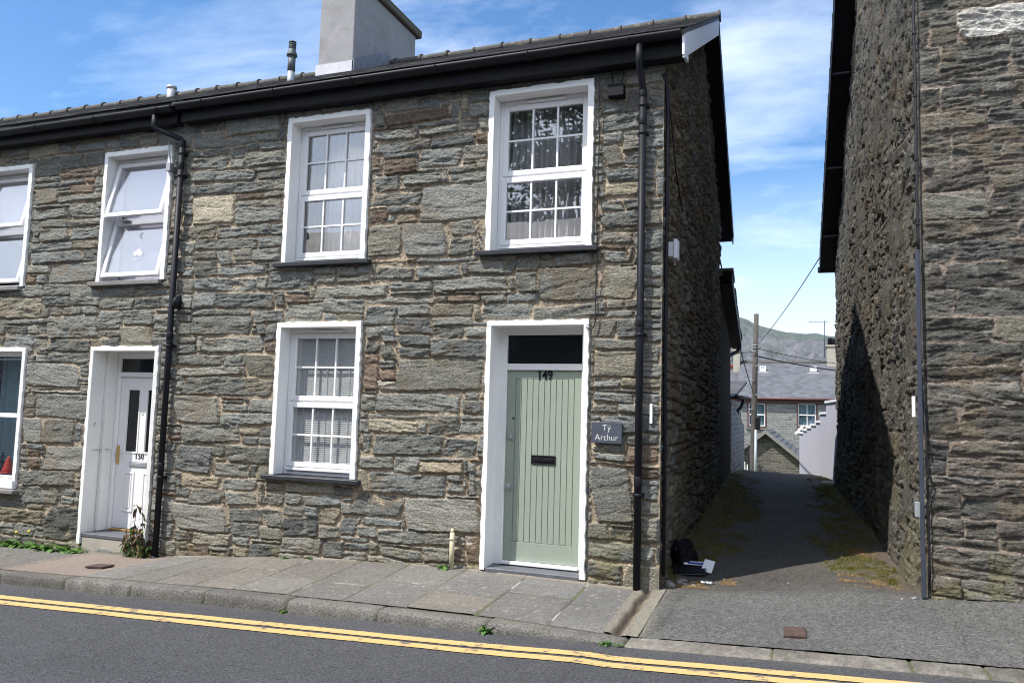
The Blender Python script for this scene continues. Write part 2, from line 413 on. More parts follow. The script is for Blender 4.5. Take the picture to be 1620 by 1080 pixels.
def grid_mesh(name, Pts, keep, tone, mat, parent=None, loc=None, flip=False):
    """Pts (nv,nu,3) world; keep (nv-1,nu-1) or None; tone (nv,nu,3)"""
    nv, nu = Pts.shape[:2]
    base = root_loc(parent) if parent else Vector(loc or (0, 0, 0))
    idx = np.arange(nv*nu).reshape(nv, nu)
    q = np.stack([idx[:-1, :-1], idx[:-1, 1:], idx[1:, 1:], idx[1:, :-1]], -1)
    if flip: q = q[..., ::-1]
    q = q[keep] if keep is not None else q.reshape(-1, 4)
    used = np.zeros(nv*nu, bool); used[q.ravel()] = True
    remap = np.cumsum(used)-1; q = remap[q]
    P = Pts.reshape(-1, 3)[used]-np.array(base)
    me = bpy.data.meshes.new(name)
    me.vertices.add(len(P)); me.vertices.foreach_set('co', P.astype(np.float32).ravel())
    me.loops.add(q.size); me.loops.foreach_set('vertex_index', q.astype(np.int32).ravel())
    me.polygons.add(len(q)); me.polygons.foreach_set('loop_start', np.arange(0, q.size, 4, dtype=np.int32))
    me.update(calc_edges=True)
    me.polygons.foreach_set('use_smooth', np.ones(len(q), bool))
    if tone is not None:
        a = me.attributes.new('tone', 'FLOAT_COLOR', 'POINT')
        cc = np.ones((len(P), 4), np.float32); cc[:, :3] = np.clip(tone.reshape(-1, 3)[used], 0, 1)
        a.data.foreach_set('color', cc.ravel())
    me.materials.append(mat); me.update()
    return link(name, me, parent, loc)
def axis(*segs):
    """coordinates from (start, end, step) pieces"""
    out = []
    for a, b, s in segs:
        n = max(1, int(round((b-a)/s))); out += list(np.linspace(a, b, n, endpoint=False))
    return np.array(out+[segs[-1][1]])

# ------------------------------------------------------------------ ground levels
def gbase(x): return np.interp(x, [-20, -14, -9.55, -7.04, -5.67, -4.4, -3.27, -1.25, .9, 1.55, 4, 9], [-.70, -.46, -.27, -.22, -.095, -.015, .015, -.005, .165, .205, .33, .6])
def kerbz(x): return np.interp(x, [-20, -14, -7.66, -5, -3.65, -2.34, -1.43, -1.25, .6, 1.1, 9], [-.66, -.44, -.21, -.125, -.092, -.072, -.092, -.10, -.022, 0., .33])
def roadedge(x): return np.interp(x, [-40, -7.6, -5, -3.6, -2.34, -1.43, -1.25, .6, 1.1, 9, 40], [-1.4, -.305, -.23, -.188, -.148, -.108, -.112, -.036, -.016, .30, 1.4])
def roadz(x, y):
    c = np.clip(-1.42-y, 0, 6); return roadedge(x)+.022*np.minimum(c, 2.6)-.022*np.maximum(c-2.6, 0)
def pavz(x, y):
    t = np.clip(-y/1.30, 0, 1); return gbase(x)*(1-t)+kerbz(x)*t
def xl(y): return -1.25+SK*y
def xr(y): return .9+SK*y
def alleyz(x, y):
    l = np.interp(y, [0, .8, 3.3, 6.6, 11.4, 14, 16, 18, 26, 36, 60], [0, .03, .16, .225, .285, .21, .09, -.08, -1.2, -2.3, -2.6])
    r = np.interp(y, [0, .9, 1.7, 2.7, 6, 10.4, 11.4, 14, 16, 18, 26, 36, 60], [.165, .16, .17, .235, .265, .275, .285, .21, .09, -.08, -1.2, -2.3, -2.6])
    t = np.clip((x-xl(y))/2.15, 0, 1); t = t*t*(3-2*t)
    return l*(1-t)+r*t
# stones one can pick out in the facade: x0 x1 z0 z1 in cm, kind
STONES = [tuple(float(v)/100 if k < 4 else int(v) for k, v in enumerate(r.split())) for r in '''-378 -304 350 388 1;-438 -378 370 383 0;-439 -416 353 367 3;-416 -380 361 370 0;-409 -380 350 361 2;-440 -399 315 350 6;-400 -348 314 350 1;-344 -316 334 350 0;-344 -318 312 332 0;-310 -302 316 352 0;-430 -384 289 303 0;-382 -329 289 303 0;-321 -282 292 306 0;-361 -280 276 292 0;-410 -363 278 287 0;-434 -394 308 313 3;-380 -311 304 312 0;-399 -304 174 207 6;-439 -420 175 212 3;-419 -400 184 196 3;-420 -399 174 184 4;-420 -402 197 206 0;-424 -328 152 172 0;-440 -424 152 171 0;-321 -300 152 167 0;-428 -371 130 144 2;-431 -362 144 150 0;-439 -426 108 144 0;-362 -326 130 150 0;-326 -300 132 146 0;-422 -346 108 131 0;-346 -306 108 128 0;-438 -400 92 106 0;-400 -370 90 108 0;-369 -320 92 104 2;-426 -338 69 92 0;-336 -318 72 84 0;-339 -322 84 92 0;-316 -306 72 105 0;-443 -388 45 68 5;-384 -300 35 70 1;-431 -386 34 46 0;-438 -414 22 34 0;-414 -330 20 36 0;-362 -330 4 20 0;-412 -364 3 16 0;-314 -299 6 35 3;-321 -315 20 26 2;-672 -584 284 300 0;-640 -558 264 282 0;-671 -587 234 256 0;-584 -542 246 262 0;-654 -567 214 233 0;-694 -624 198 212 0;-690 -598 186 198 0;-622 -596 197 212 0;-591 -551 185 212 6;-677 -551 164 185 0;-689 -625 132 164 1;-626 -592 146 161 0;-622 -550 131 146 0;-586 -550 146 162 0;-679 -595 112 133 0;-593 -568 119 130 2;-685 -630 76 109 5;-612 -550 90 110 0;-626 -580 74 90 0;-672 -618 60 74 2;-614 -568 61 74 0;-661 -612 42 62 0;-610 -566 44 61 0;-682 -605 13 44 1;-603 -556 26 42 5;-556 -530 25 44 0;-558 -530 46 62 0;-652 -600 -2 11 2;-682 -656 -1 12 0;-600 -560 10 28 0;-596 -572 -13 1 2;-656 -630 -15 0 3;-935 -843 169 201 1;-911 -825 131 163 1;-931 -897 100 133 1;-897 -843 99 131 1;-892 -825 67 98 1;-930 -837 48 68 0;-922 -862 26 50 0;-881 -819 -16 26 5;-959 -885 0 18 2;-916 -885 13 27 6;-857 -833 27 38 0;-925 -841 160 167 0;-900 -832 201 214 0;-920 -896 82 92 3;-918 -896 68 82 3;-843 -832 99 128 0;-426 -349 458 472 3;-439 -391 442 454 0;-383 -336 443 452 0;-434 -368 428 440 0;-384 -332 409 428 0;-427 -384 404 419 3;-442 -428 408 428 3;-332 -304 412 428 0;-326 -304 456 471 0;-436 -404 386 406 0;-403 -353 390 409 0;-349 -315 400 410 0;-439 -378 368 384 0;-590 -552 315 331 0;-566 -508 284 303 0;-504 -414 272 286 0;-411 -364 274 288 0;-362 -270 272 292 0;-476 -435 288 296 0;-245 -187 262 296 6;-714 -696 362 401 2;-682 -622 364 398 7;-929 -879 356 374 0;-877 -824 356 374 0;-945 -884 386 401 0;-880 -837 385 404 0;-946 -852 329 344 0;-906 -825 302 331 1;-950 -859 428 436 0;-904 -828 406 416 0;-902 -832 435 450 3;-618 -554 363 390 0;-646 -566 346 361 0;-676 -584 329 346 0;-674 -640 302 322 0;-638 -574 302 314 0;-672 -586 283 300 0;-618 -552 314 330 0;-610 -556 428 446 0;-640 -564 456 467 0;-688 -598 414 428 0;-650 -568 397 411 0;-688 -634 432 446 0;-686 -652 399 411 0;-190 -148 190 215 6;-188 -149 55 107 1;-188 -162 179 187 0;-189 -150 166 176 0;-189 -165 157 165 0;-190 -155 113 121 0;-170 -149 40 52 0;-251 -176 246 260 0;-306 -253 246 262 0;-186 -147 426 445 0;-184 -164 392 414 6;-181 -148 377 390 0;-179 -148 362 376 2;-186 -148 332 347 0;-185 -154 315 329 0;-184 -158 298 310 0;-185 -148 264 295 6'''.split(';')]
# openings in the street front: x0, x1, z0, z1 (outer edge of the white surround)
W3 = (-5.49, -4.425, 3.135, 4.79); W4 = (-3.026, -1.93, 3.155, 4.81); WG = (-5.495, -4.425, .808, 2.467)
D9 = (-2.98, -1.937, .03, 2.445); D0 = (-8.235, -7.163, -.16, 2.21); W2 = (-8.237, -7.163, 3.01, 4.646)
W1 = (-10.57, -9.5, 3.0, 4.62); WL = (-10.42, -9.35, .43, 2.204)
OPEN = [W3, W4, WG, D9, D0, W2, W1, WL]
ZTOP = 5.03

H149 = thing('terraced_house', 'grey slate end house with sage green door and white grid windows', 'house', (-4.1, 0, 0))
H150 = thing('terraced_house', 'grey stone house with white panelled door and tilted open windows', 'house', (-9.7, 0, -.2))

def front_walls():
    us = axis((-18.6, -10.3, .05), (-10.3, PARTY, .0105), (PARTY, -1.25, .0095))
    vs = axis((-.75, -.35, .05), (-.35, 4.85, .0095), (4.85, ZTOP, .05))
    lay = pack(-18.84, -1.08, -.8, 5.1, STONES, 11)
    H, col = relief(us, vs, lay, 3, deep=.007, ledge=.85)
    U, V = np.meshgrid(us, vs)
    near = np.full(U.shape, 9.)
    for (a, b, c, d) in OPEN:
        dx = np.maximum(np.maximum(a-U, U-b), 0); dz = np.maximum(np.maximum(c-V, V-d), 0)
        near = np.minimum(near, np.hypot(dx, dz))
    k = sstep(.0, .06, near); H = np.where(H > -.004, H*k+(1-k)*-.004, H)
    # smears of old whitewash and mortar beside the surrounds, damp moss at the foot by the alley
    sm = (1-sstep(.0, .045, near))*sstep(.42, .6, fbm(U*9, V*9, 3, 77)); col = stain(col, sm*.7, (.42, .37, .29))
    foot = V-gbase(U)
    mo = (1-sstep(.1, .75, foot))*sstep(.44, .6, fbm(U*4, V*4, 4, 91))*sstep(-2.2, -1.6, U); col = stain(col, mo*.7, (.15, .145, .065))
    mo = (1-sstep(.02, .30, foot))*sstep(.48, .62, fbm(U*3, V*5, 4, 93)); col = stain(col, mo*.55, (.20, .17, .10))
    wh = (1-sstep(.0, .07, np.abs(V-.28-.03*np.sin(U*9))))*sstep(.55, .66, fbm(U*7, V*14, 3, 94))*((U > -3.4) & (U < -2.9)); col = stain(col, wh*.7, (.45, .43, .40))
    # plaster-rough strip between the last window and the quoin
    H = H*np.where(np.abs(U+1.25) < .03, np.abs(U+1.25)/.03, 1.)
    P = np.stack([U, -H, V], -1)
    keep = np.ones((len(vs)-1, len(us)-1), bool)
    cu = (us[:-1]+us[1:])/2; cv = (vs[:-1]+vs[1:])/2
    CU, CV = np.meshgrid(cu, cv)
    for (a, b, c, d) in OPEN:
        keep &= ~((CU > a+.028) & (CU < b-.028) & (CV > c-.02) & (CV < d-.028))
    ip = int(np.argmin(np.abs(us-PARTY)))
    k9 = keep.copy(); k9[:, :ip] = False; k0 = keep.copy(); k0[:, ip:] = False
    grid_mesh('wall', P, k9, col, MT['stone'], H149); grid_mesh('wall', P, k0, col, MT['stone'], H150)
front_walls()

RIDGE_Y, RIDGE_Z, EAVE_Y, EAVE_Z, REAR_Y = 4.1, 7.385, -.25, 5.08, 8.2
SL = (RIDGE_Z-EAVE_Z)/(RIDGE_Y-EAVE_Y)
def roofline(y): return RIDGE_Z-SL*np.abs(y-RIDGE_Y)

def gable_wall():
    us = axis((0, 1.4, .012), (1.4, 4, .018), (4, 7.8, .03)); vs = axis((-.5, .3, .02), (.3, 5.2, .013), (5.2, 7.3, .022))
    lay = pack(-.1, 8., -.6, 7.5, [], 23, hs=((.05, .08, .45), (.08, .13, .45), (.13, .2, .1)), asp=(1.2, 3.6), wmax=.5)
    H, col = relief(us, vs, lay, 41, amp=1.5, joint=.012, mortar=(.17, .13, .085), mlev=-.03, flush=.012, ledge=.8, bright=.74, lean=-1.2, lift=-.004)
    U, V = np.meshgrid(us, vs)
    H = H*1.3; H = H*np.where(U < .04, U/.04, 1.)
    mo = sstep(.42, .62, fbm(U*2.5, V*2.5, 4, 55))*(1-sstep(.3, 2.2, V)); col = stain(col, mo*.6, (.06, .065, .02))
    br = sstep(.45, .6, fbm(U*1.6, V*.9, 4, 57))*.5; col = stain(col, br, (.12, .085, .05))
    P = np.stack([xl(U)+H, U, V], -1)
    CU, CV = np.meshgrid((us[:-1]+us[1:])/2, (vs[:-1]+vs[1:])/2)
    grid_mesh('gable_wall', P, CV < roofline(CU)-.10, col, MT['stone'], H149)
gable_wall()

# --- back and inner closing walls, floors
def closing(house, x0, x1):
    m = MB()
    m.box(x0, x1, 7.75, 8.0, -.7, 4.9)
    m.build('rear_wall', MT['backstone'], house)
    m = MB(); m.box(x0+.02, x1-.02, 1.2, 1.3, -.6, 4.95); m.box(x0+.02, x1-.02, .02, 1.2, 2.62, 2.7)
    m.build('inner_partition', MT['room'], house)
closing(H149, PARTY, -1.62); closing(H150, -18.6, PARTY)
m = MB(); m.prism([(-18.6, .02, -.7), (-18.6, 7.75, -.7), (-18.6, 7.75, 4.95), (-18.6, RIDGE_Y, 7.3), (-18.6, .02, 4.95)], (.25, 0, 0)); m.build('end_wall', MT['backstone'], H150)

# --- slate roofs
def slates(m, x0f, x1f, side, w=.30, gauge=.21, y_eave=EAVE_Y, seed=1, ridge=(RIDGE_Y, RIDGE_Z), ez=EAVE_Z, thick=.006):
    rng = random.Random(seed)
    ry, rz = ridge; L = math.hypot(ry-y_eave, rz-ez); sy = (ry-y_eave)/L; sz = (rz-ez)/L
    ny, nz = -sz*(1 if sy > 0 else -1), abs(sy)
    rows = int(L/gauge)+1
    for r in range(rows):
        s0 = r*gauge-.03; s1 = min(L, s0+gauge*1.9)
        ym = y_eave+sy*s0; a = x0f(ym); b = x1f(ym)
        x = a-(w/2 if r % 2 else 0)
        while x < b:
            c0 = max(a, x+.002); c1 = min(b, x+w-.002); x += w
            if c1-c0 < .03: continue
            j = rng.uniform(-.012, .008); up = .007+rng.uniform(0, .004)
            vs = []
            for (s, o) in ((s0+j, up), (s1, .004)):
                for tz in (0, thick):
                    for xx in (c0, c1):
                        vs.append((xx, y_eave+sy*s+ny*(o+tz), ez+sz*s+nz*(o+tz)))
            m.add(vs, [(0,1,3,2),(4,6,7,5),(0,4,5,1),(2,3,7,6),(0,2,6,4),(1,5,7,3)])
def roof_of(house, x0, x1f, seed):
    m = MB()
    xa = lambda y: x0
    for (ye, s) in ((EAVE_Y, 1), (REAR_Y+.2, 2)):
        ez = EAVE_Z if s == 1 else RIDGE_Z-SL*(ye-RIDGE_Y)
        slates(m, xa, x1f, s, y_eave=ye, seed=seed+s, ez=ez)
        m.hexa([(x0, ye, ez-.05), (x1f(ye), ye, ez-.05), (x1f(RIDGE_Y), RIDGE_Y, RIDGE_Z-.05), (x0, RIDGE_Y, RIDGE_Z-.05)],
               [(x0, ye, ez-.002), (x1f(ye), ye, ez-.002), (x1f(RIDGE_Y), RIDGE_Y, RIDGE_Z-.002), (x0, RIDGE_Y, RIDGE_Z-.002)])
    rf = m.build('roof', MT['roof'], house, fixn=True)
    # ridge tiles with raised roll joints
    m = MB(); xe = x1f(RIDGE_Y)+.02; n = int((xe-x0)/.46); rng = random.Random(seed)
    for k in range(n):
        a = x0+(xe-x0)*k/n+.004; b = x0+(xe-x0)*(k+1)/n-.004; z = RIDGE_Z-.005+rng.uniform(-.008, .008); dz = rng.uniform(-.006, .006)
        def sect(x, z, r, e=1.):
            return [(x, RIDGE_Y+r*math.sin(t)*1.25, z+r*math.cos(t)*e) for t in [(-1.9+3.8*i/10) for i in range(11)]]
        secs = [sect(a, z, .072), sect(b-.035, z+dz, .074), sect(b-.03, z+dz, .090), sect(b, z+dz, .092)]
        vs = [p for s in secs for p in s]; fs = []
        for q in range(3):
            for i in range(10): fs.append((q*11+i, q*11+i+1, q*11+12+i, q*11+11+i))
        fs.append(tuple(range(11))); fs.append(tuple(range(43, 32, -1)))
        m.add(vs, fs)
    m.build('ridge_tiles', MT['ridge'], rf)
    return rf
verge = lambda y: -1.03+SK*y
R149 = roof_of(H149, PARTY, verge, 5)
R150 = roof_of(H150, -18.7, lambda y: PARTY-.003, 9)

# --- eaves: fascia, soffit, half-round gutter with brackets
def eaves(house, x0, x1, gz, tilt):
    m = MB(); m.box(x0, x1, -.15, -.12, 4.865, 5.03); m.box(x0, x1, -.12, .0, 4.865, 4.89); m.build('fascia', MT['blackwood'], house, bevel=.004)
    m = MB(); r = .062; n = 12
    def zz(x): return gz+tilt*(x-x0)
    vs = []; fs = []
    xs = [x0, x1]
    for x in xs:
        for k in range(n+1):
            t = PI+PI*k/n; vs.append((x, -.225+r*math.cos(t), zz(x)+r*math.sin(t)))
        for k in range(n, -1, -1):
            t = PI+PI*k/n; vs.append((x, -.225+(r-.004)*math.cos(t), zz(x)+(r-.004)*math.sin(t)))
    c = 2*(n+1)
    for k in range(c): fs.append((k, (k+1) % c, c+(k+1) % c, c+k))
    m.smooth = True; m.add(vs, fs); m.smooth = False
    m.prism([(x0, -.225+r*math.cos(PI+PI*k/n), zz(x0)+r*math.sin(PI+PI*k/n)) for k in range(n+1)], (.006, 0, 0))
    m.prism([(x1, -.225+r*math.cos(PI+PI*k/n), zz(x1)+r*math.sin(PI+PI*k/n)) for k in range(n+1)], (-.006, 0, 0))
    g = m.build('gutter', MT['black'], house)
    k = 0; x = x0+.4
    while x < x1-.1:
        b = MB()
        b.tube([(x, -.225+(r+.006)*math.cos(t), zz(x)+(r+.006)*math.sin(t)) for t in [PI+PI*i/8 for i in range(9)]], .009, 6)
        b.build('gutter_bracket', MT['black'], g); x += 1.0
eaves(H149, PARTY+.03, -1.06, 5.045, .003); eaves(H150, -18.6, PARTY-.03, 4.995, .003)

# --- verge of the end house: pale front bargeboard, black soffit and rear board
def board(y0, y1, depth, x_off, th, top):
    z0 = float(roofline(y0))-top; z1 = float(roofline(y1))-top
    xa = verge(y0)+x_off; xb = verge(y1)+x_off
    return ([(xa-th, y0, z0-depth), (xa, y0, z0-depth), (xb, y1, z1-depth), (xb-th, y1, z1-depth)], [(xa-th, y0, z0), (xa, y0, z0), (xb, y1, z1), (xb-th, y1, z1)])
m = MB(); m.hexa(*board(-.22, 4.08, .27, -.004, .022, .012)); m.hexa([(-1.052, -.235, 4.84), (-1.03, -.235, 4.84), (-1.03, .02, 4.87), (-1.052, .02, 4.87)], [(-1.052, -.235, 5.06), (-1.03, -.235, 5.06), (-1.03, .02, 5.07), (-1.052, .02, 5.07)]); m.build('bargeboard', MT['bargewhite'], H149)
m = MB(); m.hexa(*board(4.085, REAR_Y+.15, .21, -.004, .022, .012)); m.build('bargeboard', MT['blackwood'], H149)['label'] = 'black bargeboard on the rear slope'
m = MB()
for (a, b) in ((-.12, 4.08), (4.085, REAR_Y+.1)):
    za = float(roofline(a))-.2; zb = float(roofline(b))-.2
    lo = [(verge(a)-.30, a, za), (verge(a)-.03, a, za), (verge(b)-.03, b, zb), (verge(b)-.30, b, zb)]
    m.hexa(lo, [(p[0], p[1], p[2]+.02) for p in lo])
m.build('verge_soffit', MT['blackwood'], H149)

# --- chimney stack on the party wall (with flashing and cap)
st = MB(); st.box(-7.24, -6.60, 2.91, 4.91, 6.6, 8.26); CH = st.build('chimney', MT['render'], H149, bevel=.012)
m = MB(); m.box(-7.30, -6.53, 2.83, 5.03, 8.262, 8.41); m.build('chimney_cap', MT['capstone'], CH, bevel=.02)
m = MB(); m.hexa([(-7.265, 2.885, 6.72), (-6.575, 2.885, 6.72), (-6.575, 2.909, 6.72), (-7.265, 2.909, 6.72)], [(-7.265, 2.885, 6.93), (-6.575, 2.885, 6.93), (-6.575, 2.909, 6.94), (-7.265, 2.909, 6.94)])
m.build('apron_flashing', MT['lead_light'], CH)
m = MB(); m.hexa([(-6.598, 2.885, 6.6), (-6.578, 2.885, 6.6), (-6.578, 3.95, 7.2), (-6.598, 3.95, 7.2)], [(-6.598, 2.885, 6.95), (-6.578, 2.885, 6.95), (-6.578, 3.95, 7.56), (-6.598, 3.95, 7.56)])
m.build('side_flashing', MT['lead'], CH)

# --- boiler flue and steel vent on the next roof
m = MB(); m.tube([(-7.05, 2, 6.15), (-7.05, 2, 6.42)], .052, 14); m.cur = 1
m.tube([(-7.05, 2, 6.42), (-7.05, 2, 6.66)], .055, 14); m.tube([(-7.05, 2, 6.655), (-7.05, 2, 6.675), (-7.05, 2, 6.73), (-7.05, 2, 6.76)], [.078, .078, .055, .05], 14)
m.tube([(-7.05, 2, 6.75), (-7.05, 2, 6.85)], .042, 12)
for z in (6.775, 6.80, 6.825, 6.86): m.tube([(-7.05, 2, z), (-7.05, 2, z+.012)], .055, 14)
m.build('boiler_flue', [MT['galv'], MT['greyplastic']], H150)
m = MB(); m.tube([(-11.3, 4.0, 7.1), (-11.3, 4.0, 7.50)], .085, 14); m.tube([(-11.3, 4.0, 7.49), (-11.3, 4.0, 7.54)], [.095, .095], 14); m.build('steel_vent', MT['galv'], H150)
# ------------------------------------------------------------------ windows and doors
def surround(parent, o, depth, mat, bw=.055, wob=True, bottom=False, seed=1, y_front=-.034):
    """painted plaster band round the opening and the reveal behind it, slightly ragged at the wall"""
    a, b, c, d = o; rng = random.Random(seed); m = MB()
    def strip(p, q, horiz):
        n = max(6, int(abs(q-p)/.05)); pts = [p+(q-p)*i/n for i in range(n+1)]
        return pts
    def piece(p0, p1, inner, outer_sign, vertical):
        pts = strip(p0, p1, not vertical)
        offs = [inner+outer_sign*(bw+ (rng.uniform(-.004, .010) if wob else 0)) for _ in pts]
        fr = []; 
        for k, s in enumerate(pts):
            if vertical: fr.append([(inner, y_front, s), (offs[k], y_front+.004, s), (offs[k], .03, s), (inner, depth, s)])
            else: fr.append([(s, y_front, inner), (s, y_front+.004, offs[k]), (s, .03, offs[k]), (s, depth, inner)])
        vs = [p for f in fr for p in f]; fs = []
        for k in range(len(pts)-1):
            for i in range(4): fs.append((k*4+i, k*4+(i+1) % 4, k*4+4+(i+1) % 4, k*4+4+i))
        fs += [(0,1,2,3), tuple(4*len(pts)-4+i for i in range(4))]
        m.add(vs, fs)
    piece(c, d-bw, a+bw, -1, True); piece(c, d-bw, b-bw, 1, True); piece(a, b, d-bw, 1, False)
    return m.build('surround', mat, parent)
def pane(parent, x0, x1, z0, z1, y, mat='glass', name='pane'):
    return MB().box(x0, x1, y, y+.008, z0, z1).build(name, MT[mat], parent)
def pleats(parent, x0, x1, z0, z1, y, mat, amp=.022, freq=16, seed=1, name='curtain'):
    n = int((x1-x0)*freq*9); vs = []; fs = []; rng = random.Random(seed); ph = 0
    for i in range(n+1):
        x = x0+(x1-x0)*i/n; ph += 2*PI*freq/(n/(x1-x0))*rng.uniform(.6, 1.4)
        for z, k in ((z0, 1.), (z1, .8)): vs.append((x, y+amp*k*math.sin(ph)+amp*.4*math.sin(ph*.37+1), z))
    for i in range(n): fs.append((2*i, 2*i+2, 2*i+3, 2*i+1))
    m = MB(); m.smooth = True; m.add(vs, fs)
    return m.build(name, mat, parent, fixn=False)
def sash(m, x0, x1, z0, z1, y, w=.055, t=.035):
    m.ring(x0, x1, y, y+t, z0, z1, w); return (x0+w, x1-w, z0+w, z1-w)
def grid_window(house, o, label, seed, inside):
    a, b, c, d = o; D = .145; x0, x1, z0, z1 = a+.057, b-.057, c-.004, d-.057
    fr = MB().ring(x0, x1, D, D+.07, z0, z1, .042, None, .05, .05)
    zm = z0+(z1-z0)*.497; fr.box(x0+.042, x1-.042, D+.004, D+.07, zm-.012, zm+.012)
    win = fr.build('window', MT['upvc'], house, bevel=.004); tag(win, label)
    sm = MB(); g1 = sash(sm, x0+.040, x1-.040, zm+.010, z1-.052, D-.010, .056); g2 = sash(sm, x0+.036, x1-.036, z0+.085, zm-.010, D-.020, .056)
    sm.box(x0+.03, x1-.03, D-.03, D+.04, z0+.045, z0+.078)
    sm.build('sash_frame', MT['upvc'], win, bevel=.006)
    bars = MB()
    for g, yy in ((g1, D+.004), (g2, D-.006)):
        gw = g[1]-g[0]; gh = g[3]-g[2]; zc = g[2]+gh*.5
        for k in (1, 2): bars.box(g[0]+gw*k/3-.0095, g[0]+gw*k/3+.0095, yy-.003, yy+.012, g[2], g[3])
        e = [g[0], g[0]+gw/3, g[0]+gw*2/3, g[1]]
        for k in range(3): bars.box(e[k]+(.0097 if k else 0), e[k+1]-(.0097 if k < 2 else 0), yy-.002, yy+.011, zc-.0095, zc+.0095)
        pane(win, g[0]-.01, g[1]+.01, g[2]-.01, g[3]+.01, yy+.0125)
    bars.build('glazing_bars', MT['upvc'], win)
    MB().box(x0+.30*(x1-x0), x0+.72*(x1-x0), D-.024, D-.0005, z1-.045, z1-.022).build('trickle_vent', MT['upvc'], win, bevel=.004)
    surround(win, o, D+.03, MT['white'], seed=seed)
    MB().box(a-.075, b+.075, -.085, D, c-.052, c-.006).build('sill', MT['slate_sill'], win, bevel=.006)
    inside(win, x0, x1, z0, z1, D)
    return win
def nets(win, x0, x1, z0, z1, D):
    pleats(win, x0-.05, x1+.05, z0, z1+.02, D+.22, MT['net'], seed=int(abs(x0)*10), freq=13, amp=.03)
def nets2(win, x0, x1, z0, z1, D):
    pleats(win, x0-.05, x1+.05, z0, z1+.02, D+.30, MT['curtain'], seed=int(abs(x0)*10), freq=13)
    c = pleats(win, x0-.06, x0+.22, z0-.05, z1+.02, D+.17, MT['room'], seed=3, freq=9, name='curtain'); c['label'] = 'dark drawn curtain'
def blind(win, x0, x1, z0, z1, D):
    m = MB(); z = z0+.03
    while z < z1-.05:
        m.hexa([(x0, D+.048, z), (x1, D+.048, z), (x1, D+.056, z+.0205), (x0, D+.056, z+.0205)], [(x0, D+.049, z+.0005), (x1, D+.049, z+.0005), (x1, D+.057, z+.021), (x0, D+.057, z+.021)]); z += .0225
    for k in (.2, .5, .8): m.box(x0+(x1-x0)*k-.004, x0+(x1-x0)*k+.004, D+.042, D+.045, z0, z1)
    m.build('venetian_blind', MT['blind'], win)
grid_window(H149, W3, 'upper white grid window with pale net curtains, left of the two', 3, nets2)
grid_window(H149, W4, 'upper white grid window above the green door', 4, nets)
grid_window(H149, WG, 'ground floor white grid window with venetian blind', 5, blind)

def tilt_window(house, o, label, seed, sticker=False, lower_open=True):
    a, b, c, d = o; D = .14; x0, x1, z0, z1 = a+.057, b-.057, c, d-.057
    fr = MB().ring(x0, x1, D, D+.07, z0, z1, .045, None, .05, .05); zm = z0+(z1-z0)*.50
    fr.box(x0+.045, x1-.045, D+.004, D+.07, zm-.035, zm+.035)
    win = fr.build('window', MT['upvc'], house, bevel=.004); tag(win, label)
    MB().box(x0+.25*(x1-x0), x0+.78*(x1-x0), D-.02, D-.0005, z1-.046, z1-.02).build('trickle_vent', MT['upvc'], win, bevel=.004)
    for (zb, zt, ang) in ((zm-.012, z1-.055, 13.5), (z0+.03, zm-.01, 12.5 if lower_open else 11)):
        h = zt-zb; m = MB(); m.ring(x0+.022, x1-.022, -.022, .022, -h, 0, .058); p = MB().box(x0+.07, x1-.07, .004, .012, -h+.05, -.05)
        parts = [('sash', m, 'upvc', .006), ('pane', p, 'glass2', 0)]
        if sticker and zb < zm-.3:
            q = MB()
            cx = x0+.53*(x1-x0); 
            def disc(cx, cz, r, n=14, hole=None): q.prism([(cx+r*math.cos(2*PI*k/n), .002, cz+r*math.sin(2*PI*k/n)) for k in range(n)], (0, .0015, 0))
            mo = [(cx+.045*math.cos(t), .002, -.20+.045*math.sin(t)) for t in [PI*.5+PI*i/8 for i in range(9)]]+[(cx+.026*math.cos(t)+.008, .002, -.20+.036*math.sin(t)) for t in [PI*1.5-PI*i/8 for i in range(9)]]
            for i in range(8): q.add([mo[i], mo[i+1], mo[16-i], mo[17-i]], [(0,1,2,3)])
            disc(cx-.03, -.44, .032); disc(cx+.012, -.425, .042); disc(cx+.05, -.445, .03)
            for k in (-.04, 0, .04): disc(cx+k, -.515-.01*(k == 0), .011, 8)
            for k in range(6): disc(cx, -.265-.022*k, .004, 6)
            parts.append(('window_sticker', q, 'stickerwhite', 0))
        t = math.radians(ang); ct, sn = math.cos(t), math.sin(t)
        for (nm, mm, mt, bv) in parts:
            mm.v = [(x, D-.004+y*ct+z*sn, zt+z*ct-y*sn) for (x, y, z) in mm.v]
            mm.build(nm, MT[mt], win, bevel=bv)
        MB().box(x0+.16, x0+.30, D-.10, D+.01, zb-.004, zb+.008).build('stay', MT['chrome'], win)
    surround(win, o, D+.03, MT['oldwhite'] if False else MT['white'], seed=seed)
    MB().box(a-.10, b-.03, -.075, D, c-.055, c-.004).build('sill', MT['greysill'], win, bevel=.006)
    MB().box(x0-.02, x1+.02, D+.55, D+.6, z0-.1, z1+.1).build('inner_wall', MT['room'], win)
    MB().box(x0+.01, x1-.01, D+.12, D+.128, z0+.02 if sticker else zm-.05, z1).build('roller_blind', MT['paleblind'], win)
tilt_window(H150, W2, 'upper white window with both sashes tilted open and a moon sticker', 6, sticker=True)
tilt_window(H150, W1, 'upper white window with tilted sashes at the edge of the picture', 7)

